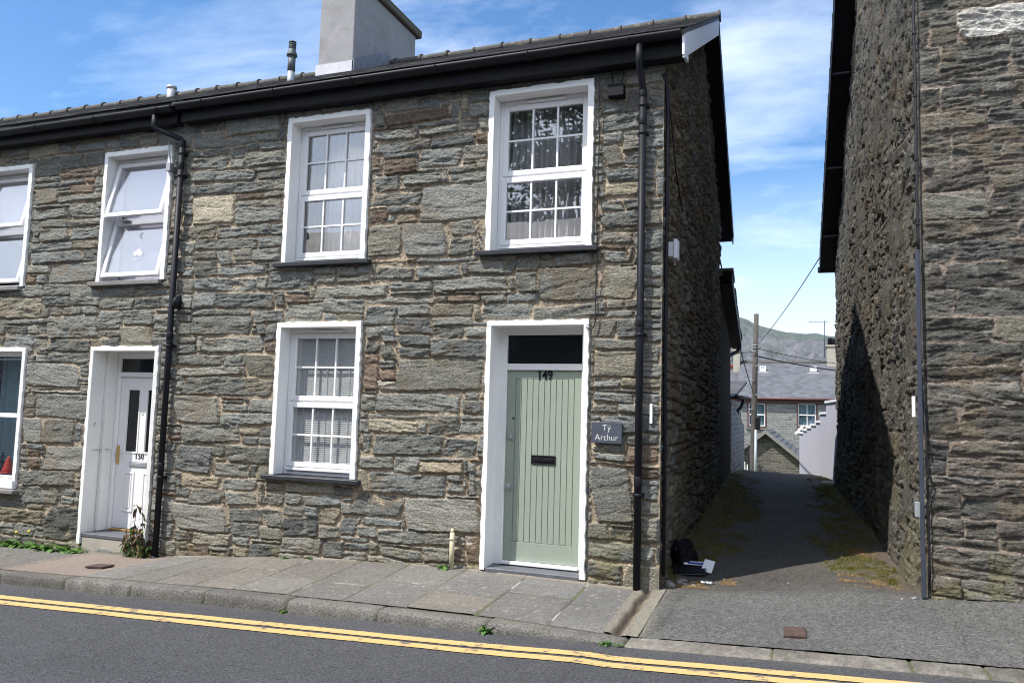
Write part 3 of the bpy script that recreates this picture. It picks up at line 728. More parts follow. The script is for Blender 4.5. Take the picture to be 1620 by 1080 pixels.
def plain_window(house, o):
    a, b, c, d = o; D = .10; x0, x1, z0, z1 = a+.05, b-.05, c, d-.05
    fr = MB().ring(x0, x1, D, D+.06, z0+.10, z1, .035, None, .06, .03); zm = z0+.90; fr.box(x0+.035, x1-.035, D-.006, D+.06, zm-.028, zm+.028)
    fr.box(x0+.035, x1-.035, D+.002, D+.05, z1-.10, z1-.092)
    win = fr.build('window', MT['upvc'], house, bevel=.004); tag(win, 'ground floor white two pane window with blue curtains and a red ornament')
    pane(win, x0+.03, x1-.03, zm+.02, z1-.05, D+.02); pane(win, x0+.03, x1-.03, z0+.12, zm-.02, D+.016)
    surround(win, o, D+.03, MT['white'], bw=.05, seed=8)
    MB().box(a-.02, b+.0, -.055, D-.004, c-.02, c+.098).build('sill', MT['white'], win, bevel=.012)
    MB().box(a+.02, b+.06, -.10, -.0, c-.075, c-.022).build('sill', MT['greysill'], win, bevel=.01)
    pleats(win, x0-.05, x1+.05, z0+.1, z1, D+.35, MT['curtain2'], freq=7, amp=.04, seed=5)
    MB().box(x0-.1, x1+.1, D+.9, D+.95, z0-.1, z1+.1).build('inner_wall', MT['room'], win)
plain_window(H150, WL)
def lathe(m, cx, cy, prof, n=14):
    return m.tube([(cx, cy, z) for (r, z) in prof], [r for (r, z) in prof], n)
m = MB(); lathe(m, -9.79, .20, [(.072, .60), (.068, .62), (.028, .76), (.008, .80)]); m.box(-9.87, -9.71, .13, .27, .58, .602)
tag(m.build('ornament', MT['red'], None, (-9.79, .2, .58)), 'red cone shaped ornament behind the glass of the far left window', 'ornament')
m = MB(); lathe(m, -9.97, .22, [(.03, .58), (.06, .61), (.065, .69), (.035, .73), (.05, .78), (.03, .84)])
tag(m.build('ornament', MT['bluegrey'], None, (-9.97, .22, .58)), 'dark rounded ornament beside the red cone behind the glass', 'ornament')

# --- lettering
def text_obj(name, s, size, loc, mat, parent=None, ext=.004, off=.0, align='CENTER', sx=1.):
    cu = bpy.data.curves.new(name, 'FONT'); cu.body = s; cu.size = size; cu.extrude = ext; cu.offset = off; cu.align_x = align; cu.align_y = 'CENTER'; cu.resolution_u = 4
    tmp = bpy.data.objects.new('tmp_text', cu); C.objects.link(tmp)
    dg = bpy.context.evaluated_depsgraph_get(); me = bpy.data.meshes.new_from_object(tmp.evaluated_get(dg))
    bpy.data.objects.remove(tmp)
    base = root_loc(parent) if parent else Vector((0, 0, 0))
    me.transform(Matrix.Translation(Vector(loc)-base) @ Matrix.Rotation(PI/2, 4, 'X') @ Matrix.Diagonal((sx, 1, 1, 1)))
    me.materials.clear(); me.materials.append(mat)
    return link(name, me, parent)

# --- green boarded door, number 149
Y9 = .215; lx0, lx1, lz0, lz1 = -2.835, -2.058, .098, 1.968
m = MB(); m.box(lx0, lx1, Y9+.008, Y9+.05, lz0, lz1)
px0, px1, pz0, pz1 = -2.745, -2.135, .285, 1.885
m.box(lx0, px0-.004, Y9, Y9+.008, lz0, lz1); m.box(px1+.004, lx1, Y9, Y9+.008, lz0, lz1)
m.box(px0-.004, px1+.004, Y9, Y9+.008, lz0, pz0-.004); m.box(px0-.004, px1+.004, Y9, Y9+.008, pz1+.004, lz1)
NP = 10; w = (px1-px0)/NP
for k in range(NP): m.box(px0+k*w+.0035, px0+(k+1)*w-.0035, Y9+.001, Y9+.008, pz0, pz1)
door9 = m.build('door', MT['sage'], H149, bevel=.0015); tag(door9, 'sage green boarded door numbered 149')
m = MB(); m.box(px0-.004, px1+.004, Y9+.0068, Y9+.0079, pz0-.004, pz1+.004); m.build('board_groove', MT['groove'], door9)
m = MB(); yf = .185
m.box(-2.945, lx0-.003, yf, yf+.09, .055, 2.40); m.box(lx1+.003, -1.975, yf, yf+.09, .055, 2.40)
m.box(lx0-.003, lx1+.003, yf, yf+.09, 2.325, 2.40); m.box(lx0-.003, lx1+.003, yf, yf+.09, 1.973, 2.037)
m.build('door_frame', MT['white'], door9, bevel=.004)
pane(door9, lx0-.01, lx1+.01, 2.03, 2.33, yf+.03, 'doorglass', 'fanlight')
MB().box(lx0-.05, lx1+.05, yf+.35, yf+.38, 1.95, 2.42).build('inner_wall', MT['room'], door9)
m = MB(); m.box(lx0-.003, lx1+.003, yf-.02, yf+.06, .062, .094); m.build('threshold', MT['upvc'], door9, bevel=.005)
surround(door9, D9, yf+.02, MT['white'], bw=.047, seed=11)
m = MB(); m.box(-2.93, -1.985, -.03, .30, .0, .052); m.build('step', MT['step'], door9, bevel=.006)
lb = MB().ring(-2.56, -2.31, Y9-.010, Y9, 1.045, 1.135, .012, None, .012, .012).box(-2.545, -2.325, Y9-.006, Y9-.0005, 1.06, 1.12)
lb.box(-2.535, -2.335, Y9-.012, Y9-.006, 1.072, 1.106); lbo = lb.build('letterbox', MT['blackwood'], door9, bevel=.003)
text_obj('number', '149', .125, (-2.44, Y9-.004, 1.922), MT['blackwood'], door9, .004, .0022, sx=.88)
m = MB(); m.box(-2.805, -2.755, Y9-.012, Y9, 1.27, 1.325); m.tube([(-2.78, Y9-.012, 1.30), (-2.78, Y9-.035, 1.30)], .017, 12); m.build('lock', MT['galv'], door9, bevel=.003)
m = MB(); m.tube([(-2.785, Y9, .82), (-2.785, Y9-.02, .82), (-2.785, Y9-.05, .82), (-2.785, Y9-.06, .82)], [.012, .012, .030, .022], 14); m.build('knob', MT['galv'], door9)
m = MB(); m.tube([(-2.762, Y9, 1.49), (-2.762, Y9-.006, 1.49)], .011, 10); m.build('peephole', MT['blackwood'], door9)

# --- white panelled door, number 150
Y0 = .335; ax0, ax1, az0, az1 = -8.085, -7.275, -.005, 1.85
m = MB(); gl = [(-7.955, -7.775, .935, 1.695), (-7.645, -7.455, .935, 1.695)]
m.box(ax0, gl[0][0], Y0, Y0+.045, az0, az1); m.box(gl[0][1], gl[1][0], Y0, Y0+.045, az0, az1); m.box(gl[1][1], ax1, Y0, Y0+.045, az0, az1)
for g in gl: m.box(g[0], g[1], Y0, Y0+.045, az0, g[2]); m.box(g[0], g[1], Y0, Y0+.045, g[3], az1)
for (a, b) in ((-7.955, -7.775), (-7.645, -7.465)):
    m.ring(a, b, Y0-.010, Y0, .20, .69, .028); m.box(a+.045, b-.045, Y0-.007, Y0, .245, .645)
for g in gl: m.ring(g[0]-.022, g[1]+.022, Y0-.009, Y0, g[2]-.022, g[3]+.022, .022)
door0 = m.build('door', MT['upvc'], H150, bevel=.003); tag(door0, 'white panelled door with two dark glass strips numbered 150')
for g in gl: pane(door0, g[0]-.004, g[1]+.004, g[2]-.004, g[3]+.004, Y0+.012, 'doorglass', 'door_pane')
m = MB(); yf = .30
m.box(-8.185, ax0-.004, yf, yf+.09, -.03, 2.155); m.box(ax1+.004, -7.21, yf, yf+.09, -.03, 2.155); m.box(ax0-.004, ax1+.004, yf, yf+.09, 2.085, 2.155); m.box(ax0-.004, ax1+.004, yf, yf+.09, 1.856, 1.915)
m.build('door_frame', MT['upvc'], door0, bevel=.004)
m = MB(); m.box(-8.18, -8.13, .16, yf-.003, -.03, 2.155); m.build('old_door_frame', MT['oldwhite'], door0, bevel=.004)
pane(door0, ax0-.01, ax1+.01, 1.91, 2.09, yf+.03, 'doorglass', 'fanlight')
surround(door0, D0, yf+.02, MT['oldwhite'], bw=.052, seed=12)
MB().box(ax0, ax1, yf-.015, yf+.03, -.03, -.006).build('threshold', MT['gold'], door0, bevel=.003)
MB().box(-8.18, -7.215, -.02, .40, -.075, -.033).build('step', MT['step'], door0, bevel=.006)
MB().box(-8.175, -7.22, -.012, .38, -.45, -.077).build('step_riser', MT['concrete'], door0, bevel=.01)
m = MB(); m.box(-7.86, -7.575, Y0-.008, Y0, .745, .815); m.box(-7.845, -7.59, Y0-.013, Y0-.008, .758, .802); m.build('letterbox', MT['galv'], door0, bevel=.003)
text_obj('number', '150', .098, (-7.715, Y0-.004, .88), MT['blackwood'], door0, .003, -.0006, sx=1.)
m = MB(); m.box(-8.078, -8.042, Y0-.008, Y0, .77, 1.0); m.tube([(-8.06, Y0-.008, .91), (-8.06, Y0-.045, .91), (-8.05, Y0-.052, .91), (-7.96, Y0-.052, .912)], .010, 8); m.tube([(-8.06, Y0-.008, .82), (-8.06, Y0-.016, .82)], .012, 10)
m.build('handle', MT['gold'], door0, bevel=.002)
m = MB(); m.tube([(-7.71, Y0, 1.40), (-7.71, Y0-.007, 1.40)], .011, 10); m.build('peephole', MT['chrome'], door0)
for (y, z) in ((.06, .95), (.05, 1.25), (.06, 1.28)): MB().tube([(-8.182, y, z), (-8.165, y, z)], .007, 6).build('screw', MT['galv'], door0)
MB().tube([(-8.185, .10, .95), (-8.16, .11, .95), (-8.15, .17, .955), (-8.10, .24, .95)], .006, 6).build('door_hook', MT['galv'], door0)

# ------------------------------------------------------------------ rainwater pipes, boxes, wall cables
def clip(m, x, y, z, r): m.tube([(x, y, z-.016), (x, y, z+.016)], r+.004, 12); m.box(x-r-.018, x+r+.018, y+r*.4, .0, z-.016, z+.016)
def pipe(house, x, ztop, zbot, swan, label):
    r = .034; y = -.065; m = MB(); m.tube([(x, y, zbot), (x, y, ztop)], r, 14)
    m.tube(swan, r*.97, 14)
    joints = [ztop-.03, ztop-.30, (ztop+zbot)/2+.1, (ztop*.25+zbot*.75)-.2]
    for z in joints: m.tube([(x, y, z-.045), (x, y, z-.04), (x, y, z+.04), (x, y, z+.045)], [r+.001, r+.004, r+.004, r+.001], 14)
    p = m.build('downpipe', MT['black'], house); tag(p, label)
    for z in joints: b = MB(); clip(b, x, y, z-.12, r); b.build('pipe_clip', MT['black'], p)
    return p
pipe(H149, -1.44, 4.62, .0, [(-1.45, -.225, 5.0), (-1.45, -.225, 4.86), (-1.449, -.21, 4.82), (-1.442, -.08, 4.64), (-1.44, -.065, 4.60)], 'black downpipe at the alley corner')
p2 = pipe(H150, -6.975, 4.66, -.20, [(-7.27, -.225, 4.96), (-7.27, -.225, 4.83), (-7.25, -.20, 4.79), (-7.0, -.085, 4.69), (-6.978, -.066, 4.66), (-6.975, -.065, 4.62)], 'black downpipe between the two houses')
m = MB(); m.tube([(-6.975, -.065, -.20), (-6.975, -.075, -.235)], .045, 12); m.build('pipe_shoe', MT['black'], p2)
m = MB(); m.tube([(-6.90, -.03+.05*math.cos(t)*.3, 2.72+.09*math.sin(t)) for t in [2*PI*i/14 for i in range(15)]], .012, 6); m.tube([(-6.92, -.045, 2.72+.0), (-6.88, -.045, 2.72)], .075, 12); m.build('cable_reel', MT['black'], H150)
m = MB(); m.box(-7.205, -7.14, -.07, -.0, 4.32, 4.42); m.tube([(-7.17, -.03, 4.42), (-7.2, -.04, 4.55), (-7.19, -.06, 4.7)], .008, 6); m.build('junction_box', MT['galv'], H150, bevel=.004)
m = MB(); m.box(-1.775, -1.62, -.10, .0, 4.585, 4.70); m.tube([(-1.73, -.06, 4.70), (-1.75, -.05, 4.85), (-1.68, -.08, 4.92)], .007, 6); m.tube([(-1.66, -.06, 4.70), (-1.63, -.05, 4.80), (-1.66, -.06, 4.90)], .007, 6); m.build('alarm_box', MT['blackwood'], H149, bevel=.006)
rng = random.Random(4)
m = MB(); pts = [(-1.868+rng.uniform(-.006, .006), -.042, z) for z in np.linspace(4.93, 2.47, 22)]+[(-1.872, -.04, 2.41), (-1.89, -.042, 2.365), (-1.93, -.045, 2.352), (-1.955, -.047, 2.37)]
m.tube(pts, .007, 6)
for z in (4.5, 4.05, 3.7, 3.35, 3.0, 2.65): m.box(-1.882, -1.854, -.05, -.02, z-.006, z+.006)
m.build('wall_cable', MT['cable'], H149)
m = MB(); m.tube([(-1.258, -.012, 4.78), (-1.235, .02, 4.7), (-1.222, .045, 4.5), (-1.224, .05, 3.0), (-1.225, .05, 2.0), (-1.222, .052, .12)], .019, 8); m.build('wall_conduit', MT['black'], H149)
m = MB(); m.tube([(-1.22, .08, 4.62), (-1.215, .25, 4.35), (-1.215, .5, 4.0), (-1.22, 1.0, 3.7)], .008, 6); m.build('wall_cable', MT['cable'], H149)
m = MB(); m.box(-1.275, -1.185, .22, .34, 3.07, 3.21); m.box(-1.185, -1.15, .21, .35, 3.05, 3.235); m.tube([(-1.20, .3, 3.07), (-1.19, .34, 3.0)], .006, 6); m.build('meter_box', MT['bargewhite'], H149, bevel=.008)
m = MB(); m.box(-1.345, -1.32, -.045, -.008, 1.48, 1.66); m.build('marker_strip', MT['upvc'], H149, bevel=.003)

# --- house name plate, screwed to the wall beside the green door
SG = thing('name_sign', 'dark slate house name plate lettered Tý Arthur beside the green door', 'sign', (-1.74, -.04, 1.385))
m = MB(); m.box(-1.885, -1.597, -.052, -.027, 1.288, 1.482); m.build('plate', MT['slateplate'], SG, bevel=.003)
for (s, z) in (('Tý', 1.428), ('Arthur', 1.340)):
    text_obj('lettering', s, .082, (-1.741, -.0525, z), MT['letter'], SG, .0012, -.0010, sx=.98)
# cream stub of waste pipe standing at the foot of the wall
m = MB(); m.tube([(-3.265, -.065, .0), (-3.265, -.065, .36)], .024, 12); m.tube([(-3.265, -.065, .29), (-3.265, -.065, .31)], .028, 12); m.tube([(-3.265, -.065, .345), (-3.265, -.065, .40)], [.017, .017], 10)
tag(m.build('waste_pipe', MT['cream'], None, (-3.265, -.065, 0)), 'short cream waste pipe standing upright against the foot of the wall', 'pipe')
# ------------------------------------------------------------------ the building across the alley
HR = thing('stone_building', 'tall dark slate block building with rough side wall across the alley', 'building', (3.5, 0, .2))
def right_front():
    Z = [-.3, .05, .19, .35, .58, .81, 1.08, 1.14, 1.43, 1.70, 1.89, 2.02, 2.21, 2.42, 2.65, 2.87, 3.05, 3.22, 3.45, 3.65, 3.85, 3.97, 4.14, 4.36, 4.42, 4.71, 5.01, 5.2, 5.45, 5.6, 5.9, 6.1, 6.4]
    rng = random.Random(31); fixed = []
    for a, b in zip(Z[:-1], Z[1:]):
        x = .84; h = b-a; first = True
        while x < 9.2:
            w = rng.uniform(.35, 1.0) if h > .12 else rng.uniform(.3, .8)
            if first: w = rng.choice((.22, .30, .55, .75)); first = False
            x2 = x+w
            if h > .19 and rng.random() < .33 and w > .3:      # a block split into two or three smaller ones
                zm = a+h*rng.choice((.33, .5, .62)); t = rng.choice((0, 0, 6, 3))
                fixed.append((x, x2, a, zm, t)); fixed.append((x, x+w*.55, zm, b, rng.choice((0, 6)))); fixed.append((x+w*.55, x2, zm, b, 0))
            else: fixed.append((x, x2, a, b, rng.choice((0, 0, 0, 0, 6, 5, 0, 3))))
            x = x2
    fixed = [f for f in fixed if not (f[1] > 1.15 and f[0] < 1.9 and f[3] > 4.72 and f[2] < 4.98)]
    fixed.insert(0, (1.20, 1.95, 4.73, 5.0, 4)); fixed.insert(1, (.99, 1.19, 4.73, 4.88, 6))
    lay = pack(.81, 9.3, -.5, 6.5, fixed, 33, cu=.02, cv=.01)
    us = axis((.9, 2.3, .0105), (2.3, 9, .03)); vs = axis((-.4, .1, .05), (.1, 5.3, .0095), (5.3, 6.3, .03))
    pal = {0: (.104, .102, .095), 1: (.115, .113, .105), 2: (.17, .15, .115), 3: (.125, .112, .10), 4: (.40, .395, .375), 5: (.078, .078, .077), 6: (.135, .131, .115), 7: (.2, .18, .15)}
    H, col = relief(us, vs, lay, 61, amp=1.0, joint=.003, warp=.004, mortar=(.215, .182, .150), mlev=.012, flush=.004, edge=.006, ledge=1.15, erode=.002, lift=.024, ribbon=.0062, deep=.016, pal=pal)
    U, V = np.meshgrid(us, vs)
    foot = V-gbase(U); mo = (1-sstep(.1, .6, foot))*sstep(.48, .62, fbm(U*5, V*5, 4, 65)); col = stain(col, mo*.5, (.14, .13, .06))
    wh = (1-sstep(.02, .05, np.abs(V-.40-.03*np.sin(U*11))))*sstep(.45, .6, fbm(U*9, V*20, 3, 66))*(U > 1.12); col = stain(col, wh*.55*sstep(.5, .62, fbm(U*3, V*3, 3, 67)), (.5, .48, .44))
    H = H*np.where(U < .93, (U-.9)/.03, 1.)
    grid_mesh('front_wall', np.stack([U, -H, V], -1), None, col, MT['stone'], HR)
right_front()
R_Y, R_Z = 3.85, 8.63
def rline(y): return R_Z-.66*np.abs(y-R_Y)
def right_side():
    us = axis((0, 1.6, .011), (1.6, 4, .016), (4, 9.75, .032)); vs = axis((-.3, .1, .03), (.1, 4.8, .0125), (4.8, 8.7, .018))
    lay = pack(-.1, 9.9, -.4, 8.8, [], 71, hs=((.06, .10, .40), (.10, .17, .40), (.18, .28, .2)), asp=(.7, 2.4), wmax=.5)
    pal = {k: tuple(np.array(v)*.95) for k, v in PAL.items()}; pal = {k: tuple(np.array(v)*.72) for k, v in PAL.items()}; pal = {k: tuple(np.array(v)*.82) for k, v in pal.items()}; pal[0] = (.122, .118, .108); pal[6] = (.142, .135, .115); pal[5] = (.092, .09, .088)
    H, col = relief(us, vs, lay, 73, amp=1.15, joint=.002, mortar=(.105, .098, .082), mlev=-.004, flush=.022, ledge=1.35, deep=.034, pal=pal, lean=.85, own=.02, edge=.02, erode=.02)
    U, V = np.meshgrid(us, vs)
    H = H*.85+(fbm(U*1.3, V*1.3, 3, 79)-.5)*.10*sstep(0, .4, U)
    H = H*np.where(U < .05, U/.05, 1.)
    mo = sstep(.40, .6, fbm(U*2.2, V*2.2, 4, 75))*(1-sstep(.3, 1.6, V)); col = stain(col, mo*.45, (.16, .15, .075))
    # slightly battered foot
    H = H+.07*(1-sstep(.0, 1.1, V))*sstep(0, .3, U)
    P = np.stack([xr(U)-H, U, V], -1); CU, CV = np.meshgrid((us[:-1]+us[1:])/2, (vs[:-1]+vs[1:])/2)
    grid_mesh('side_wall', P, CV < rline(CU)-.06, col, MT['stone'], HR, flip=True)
right_side()
m = MB(); m.box(.75, 9, 9.55, 9.75, -.5, 4.9); m.box(8.8, 9, .05, 9.5, -.5, 6.2); m.build('rear_wall', MT['backstone'], HR)
def rverge(y): return .59+SK*y
m = MB(); rr0 = lambda y: rverge(y)
for (ye, sd) in ((-.3, 1), (9.85, 2)):
    ez = float(rline(ye))+.10
    # mirrored: rows start at the verge
    slates(m, lambda y: rverge(y), lambda y: 9.1, sd, y_eave=ye, seed=40+sd, ridge=(R_Y, R_Z+.10), ez=ez, gauge=.24, w=.36)
    m.hexa([(rverge(ye), ye, ez-.05), (9.1, ye, ez-.05), (9.1, R_Y, R_Z+.05), (rverge(R_Y), R_Y, R_Z+.05)], [(rverge(ye), ye, ez-.002), (9.1, ye, ez-.002), (9.1, R_Y, R_Z+.098), (rverge(R_Y), R_Y, R_Z+.098)])
RR = m.build('roof', MT['roof'], HR)
m = MB()
for (a, b) in ((-.28, R_Y), (R_Y+.003, 9.82)):
    za = float(rline(a))+.09; zb = float(rline(b))+.09
    lo = [(rverge(a)+.004, a, za-.22), (rverge(a)+.026, a, za-.22), (rverge(b)+.026, b, zb-.22), (rverge(b)+.004, b, zb-.22)]
    m.hexa(lo, [(p[0], p[1], p[2]+.21) for p in lo])
m.build('bargeboard', MT['blackwood'], HR)
m = MB()
for (a, b) in ((-.2, R_Y), (R_Y+.003, 9.8)):
    za = float(rline(a))-.07; zb = float(rline(b))-.07
    lo = [(rverge(a)+.027, a, za), (rverge(a)+.36, a, za), (rverge(b)+.36, b, zb), (rverge(b)+.027, b, zb)]
    m.hexa(lo, [(p[0], p[1], p[2]+.02) for p in lo])
m.build('verge_soffit', MT['blackwood'], HR)
for y in (6.0, 7.6, 9.0):
    z = float(rline(y))-.09; MB().box(rverge(y)-.006, rverge(y)+.33, y-.03, y+.03, z-.02, z+.0).build('verge_bracket', MT['steelblue'], HR)
m = MB(); m.box(rverge(9.9)-.03, 9, 9.83, 9.95, float(rline(9.85))-.10, float(rline(9.85))+.02); m.build('rear_gutter', MT['black'], HR, bevel=.02)
# conduit running down the corner
m = MB(); m.box(.842, .874, -.062, -.030, .17, 2.98); c1 = m.build('wall_conduit', MT['steelblue'], HR, bevel=.004); c1['label'] = 'grey square conduit down the corner'
rng = random.Random(9); m = MB(); m.tube([(.868+rng.uniform(-.005, .005), -.032, z) for z in np.linspace(2.96, 6.2, 28)], .012, 6)
for z in (3.2, 3.75, 4.3, 4.85): m.box(.85, .886, -.048, -.01, z-.008, z+.008)
m.build('wall_cable', MT['cable'], HR)
m = MB(); m.box(.800, .826, -.035, -.01, 1.60, 1.77); m.build('marker_strip', MT['upvc'], HR, bevel=.003)
m = MB(); m.box(.806, .846, -.05, -.015, .80, .92); m.build('conduit_clip', MT['galv'], HR, bevel=.003)
m = MB(); m.tube([(.872, -.02, 2.0), (.90, -.05, 1.35), (.895, -.045, 1.2), (.935, -.05, 1.06), (.90, -.05, .9), (.905, -.05, .5), (.90, -.045, .25)], .008, 6); m.build('wall_cable', MT['cable'], HR)

# ------------------------------------------------------------------ pavement, kerb, road
def pavement():
    us = axis((-19, -10.5, .06), (-10.5, -1.42, .0125)); vs = axis((-1.245, .06, .0125))
    U, V = np.meshgrid(us, vs)
    rng = random.Random(3)
    joints = [-1.42, -1.89, -2.5, -3.12, -3.74, -4.3, -4.9, -5.36, -5.84, -6.24]
    x = -6.85
    while x > -19.5: joints.append(x); x -= rng.uniform(.55, .66)
    J = np.array(sorted(joints)); w = U+(fbm(U*3, V*3, 3, 5)-.5)*.02
    k = np.clip(np.searchsorted(J, w.ravel())-1, 0, len(J)-2).reshape(U.shape)
    dj = np.minimum(np.abs(w-J[k]), np.abs(J[k+1]-w))
    rs = np.random.RandomState(4); ym = (-.64+(rs.rand(len(J))-.5)*.36)[k]; yo = rs.rand(len(J))[k]
    dy = np.abs(V-ym+(fbm(U*4, V*2, 2, 8)-.5)*.012); dy = np.where(yo < .12, 9, dy)
    d = np.minimum(dj, dy); row = (V > ym)*1
    tone = _hash(k, row, 9)[..., None]; tone2 = _hash(k, row, 19)[..., None]
    col = np.array([.153, .142, .127])*(.84+.30*tone)*(1+(tone2-.5)*np.array([.10, 0, -.12]))
    col = col*(.80+.40*fbm(U*1.8, V*2.4, 5, 11))[..., None]*(.86+.28*vnoise(U*75, V*75, 12))[..., None]
    sp = sstep(.80, .9, vnoise(U*38, V*38, 14)); col = stain(col, sp*.35, (.36, .34, .30)); sp = sstep(.84, .93, vnoise(U*31+5, V*31, 15)); col = stain(col, sp*.4, (.09, .085, .075))
    jm = 1-sstep(.005, .0105, d); jc = sstep(.45, .6, fbm(U*2.5, V*2.5, 3, 21)); 
    col = col*(1-jm[..., None])+(np.array([.075, .07, .055])*(1-jc[..., None])+np.array([.10, .11, .045])*jc[..., None])*jm[..., None]
    wl = jm*sstep(.62, .7, fbm(U*3+9, V*3, 3, 22)); col = stain(col, wl, (.42, .41, .38))
    # grimy strip along the wall foot, lighter mortar fillet, a relaid reddish patch by the white door
    foot = 1-sstep(.0, .12, -V+ (fbm(U*5, V*5, 3, 23)-.5)*.10); col = stain(col, foot*.65, (.16, .135, .10))
    mf = (1-sstep(.0, .07, -V+(fbm(U*4, V*4, 3, 24)-.5)*.06))*sstep(.45, .55, fbm(U*1.7, V*2, 3, 26)); col = stain(col, mf*.7, (.30, .26, .21))
    pt = sstep(-.03, .03, np.minimum(np.minimum(U+7.85, -6.72-U), np.minimum(-.12-V, V+1.24))); col = stain(col, pt*.75, (.24, .19, .155)); jm = jm*(1-pt)
    gut = sstep(-1.46, -1.44, U)
    h = pavz(U, V)-jm*.009+(tone[..., 0]-.5)*.008+(fbm(U*22, V*22, 3, 27)-.5)*.004+(fbm(U*1.2, V*1.2, 3, 28)-.5)*.015*sstep(0, .3, np.minimum(-V, V+1.25))
    h = h+mf*.012
    o = grid_mesh('pavement', np.stack([U, V, h], -1), None, col, MT['paving'], loc=(0, 0, 0)); tag(o, 'grey concrete slab pavement in front of the houses', 'pavement', kind='structure')
pavement()
# kerb: long worn granite stones with rounded arrises, dropped at the alley
def kerb():
    js = [-1.25, -2.34, -3.30, -4.18, -5.06, -5.92, -6.75]
    x = -7.62
    while x > -19: js.append(x); x -= .88
    us = []; j = sorted(js)
    for a, b in zip(j[:-1], j[1:]): us += list(np.linspace(a, b-.0, 46, endpoint=False))
    us = np.array(us+[j[-1]]); prof = [(-1.243, -.03), (-1.246, .0), (-1.30, .003), (-1.36, .002), (-1.398, .0), (-1.414, -.006), (-1.424, -.020), (-1.429, -.06), (-1.433, -.11), (-1.436, -.17)]
    V = np.array([p[0] for p in prof]); dz = np.array([p[1] for p in prof])
    U = np.tile(us, (len(prof), 1)); Y = np.tile(V[:, None], (1, len(us))); Z = kerbz(U)+dz[:, None]
    J = np.array(j); k = np.clip(np.searchsorted(J, us)-1, 0, len(J)-2); dj = np.minimum(np.abs(us-J[k]), np.abs(J[k+1]-us)); k = np.clip(np.searchsorted(J, us, side='right')-1, 0, len(J)-2)
    g = (1-sstep(.0, .013, dj))[None, :]*np.ones((len(prof), 1)); on = (np.arange(len(prof)) > 0)[:, None]
    jit = (_hash(k, k*0, 3)-.5)*.012
    Z = Z-g*.016*on+jit[None, :]*on+(fbm(U*20, Y*60, 3, 33)-.5)*.008; Y = Y+g*.022*on+(fbm(U*12, np.arange(len(prof))[:, None]*.7+U*0, 3, 35)-.5)*.016*on
    tone = _hash(k, k*0, 5)[None, :, None]*np.ones(U.shape+(1,))
    col = np.array([.132, .126, .113])*(.75+.4*tone)*(.7+.6*fbm(U*9, Y*9+Z*9, 4, 37))[..., None]
    rd = sstep(.5, .6, fbm(U*3, Y*20, 3, 38))*(np.arange(len(prof)) < 4)[:, None]; col = stain(col, rd*.5, (.17, .145, .11))
    col = stain(col, g*.85, (.05, .05, .035)); low = (np.arange(len(prof)) > 7)[:, None]*np.ones(U.shape)*.45; col = stain(col, low, (.13, .12, .09))
    o = grid_mesh('kerb', np.stack([U, Y, Z], -1), None, col, MT['granite'], loc=(0, 0, 0), flip=True); tag(o, 'pale granite kerb stones along the pavement edge', 'kerb', kind='structure')
    # flush kerb across the alley mouth
    us = axis((-1.25, 2.0, .0125), (2.0, 9, .08)); vs = np.array([-1.47, -1.45, -1.43, -1.40, -1.35, -1.30, -1.25, -1.222, -1.212, -1.16]); U, V = np.meshgrid(us, vs)
    jj = np.array([-1.25, -.24, .62, 1.05, 1.93, 2.8, 3.7, 4.6, 5.5, 6.4, 7.3, 8.2, 9.1]); k = np.clip(np.searchsorted(jj, us)-1, 0, len(jj)-2); dj = np.minimum(np.abs(us-jj[k]), np.abs(jj[k+1]-us)); dj = np.minimum(dj+(fbm(us*9, us*0, 2, 3)-.5)*.01, 9)
    g = (1-sstep(.004, .014, dj))[None, :]*np.ones(U.shape)
    Z = np.where(V < -1.44, roadz(U, V)-.02, kerbz(U)+.006-.03*(V > -1.2))-g*.012+(fbm(U*14, V*14, 3, 43)-.5)*.012
    tone = _hash(k, k*0, 15)[None, :, None]; col = np.array([.150, .138, .118])*(.82+.36*tone)*(.55+.9*fbm(U*8, V*8, 4, 45))[..., None]*(.75+.5*vnoise(U*55, V*55, 46))[..., None]; col = stain(col, g, (.085, .09, .04))
    o = grid_mesh('kerb', np.stack([U, V, Z], -1), None, col, MT['paving'], loc=(0, 0, 0)); tag(o, 'flush dropped kerb across the mouth of the alley', 'kerb', kind='structure')
kerb()
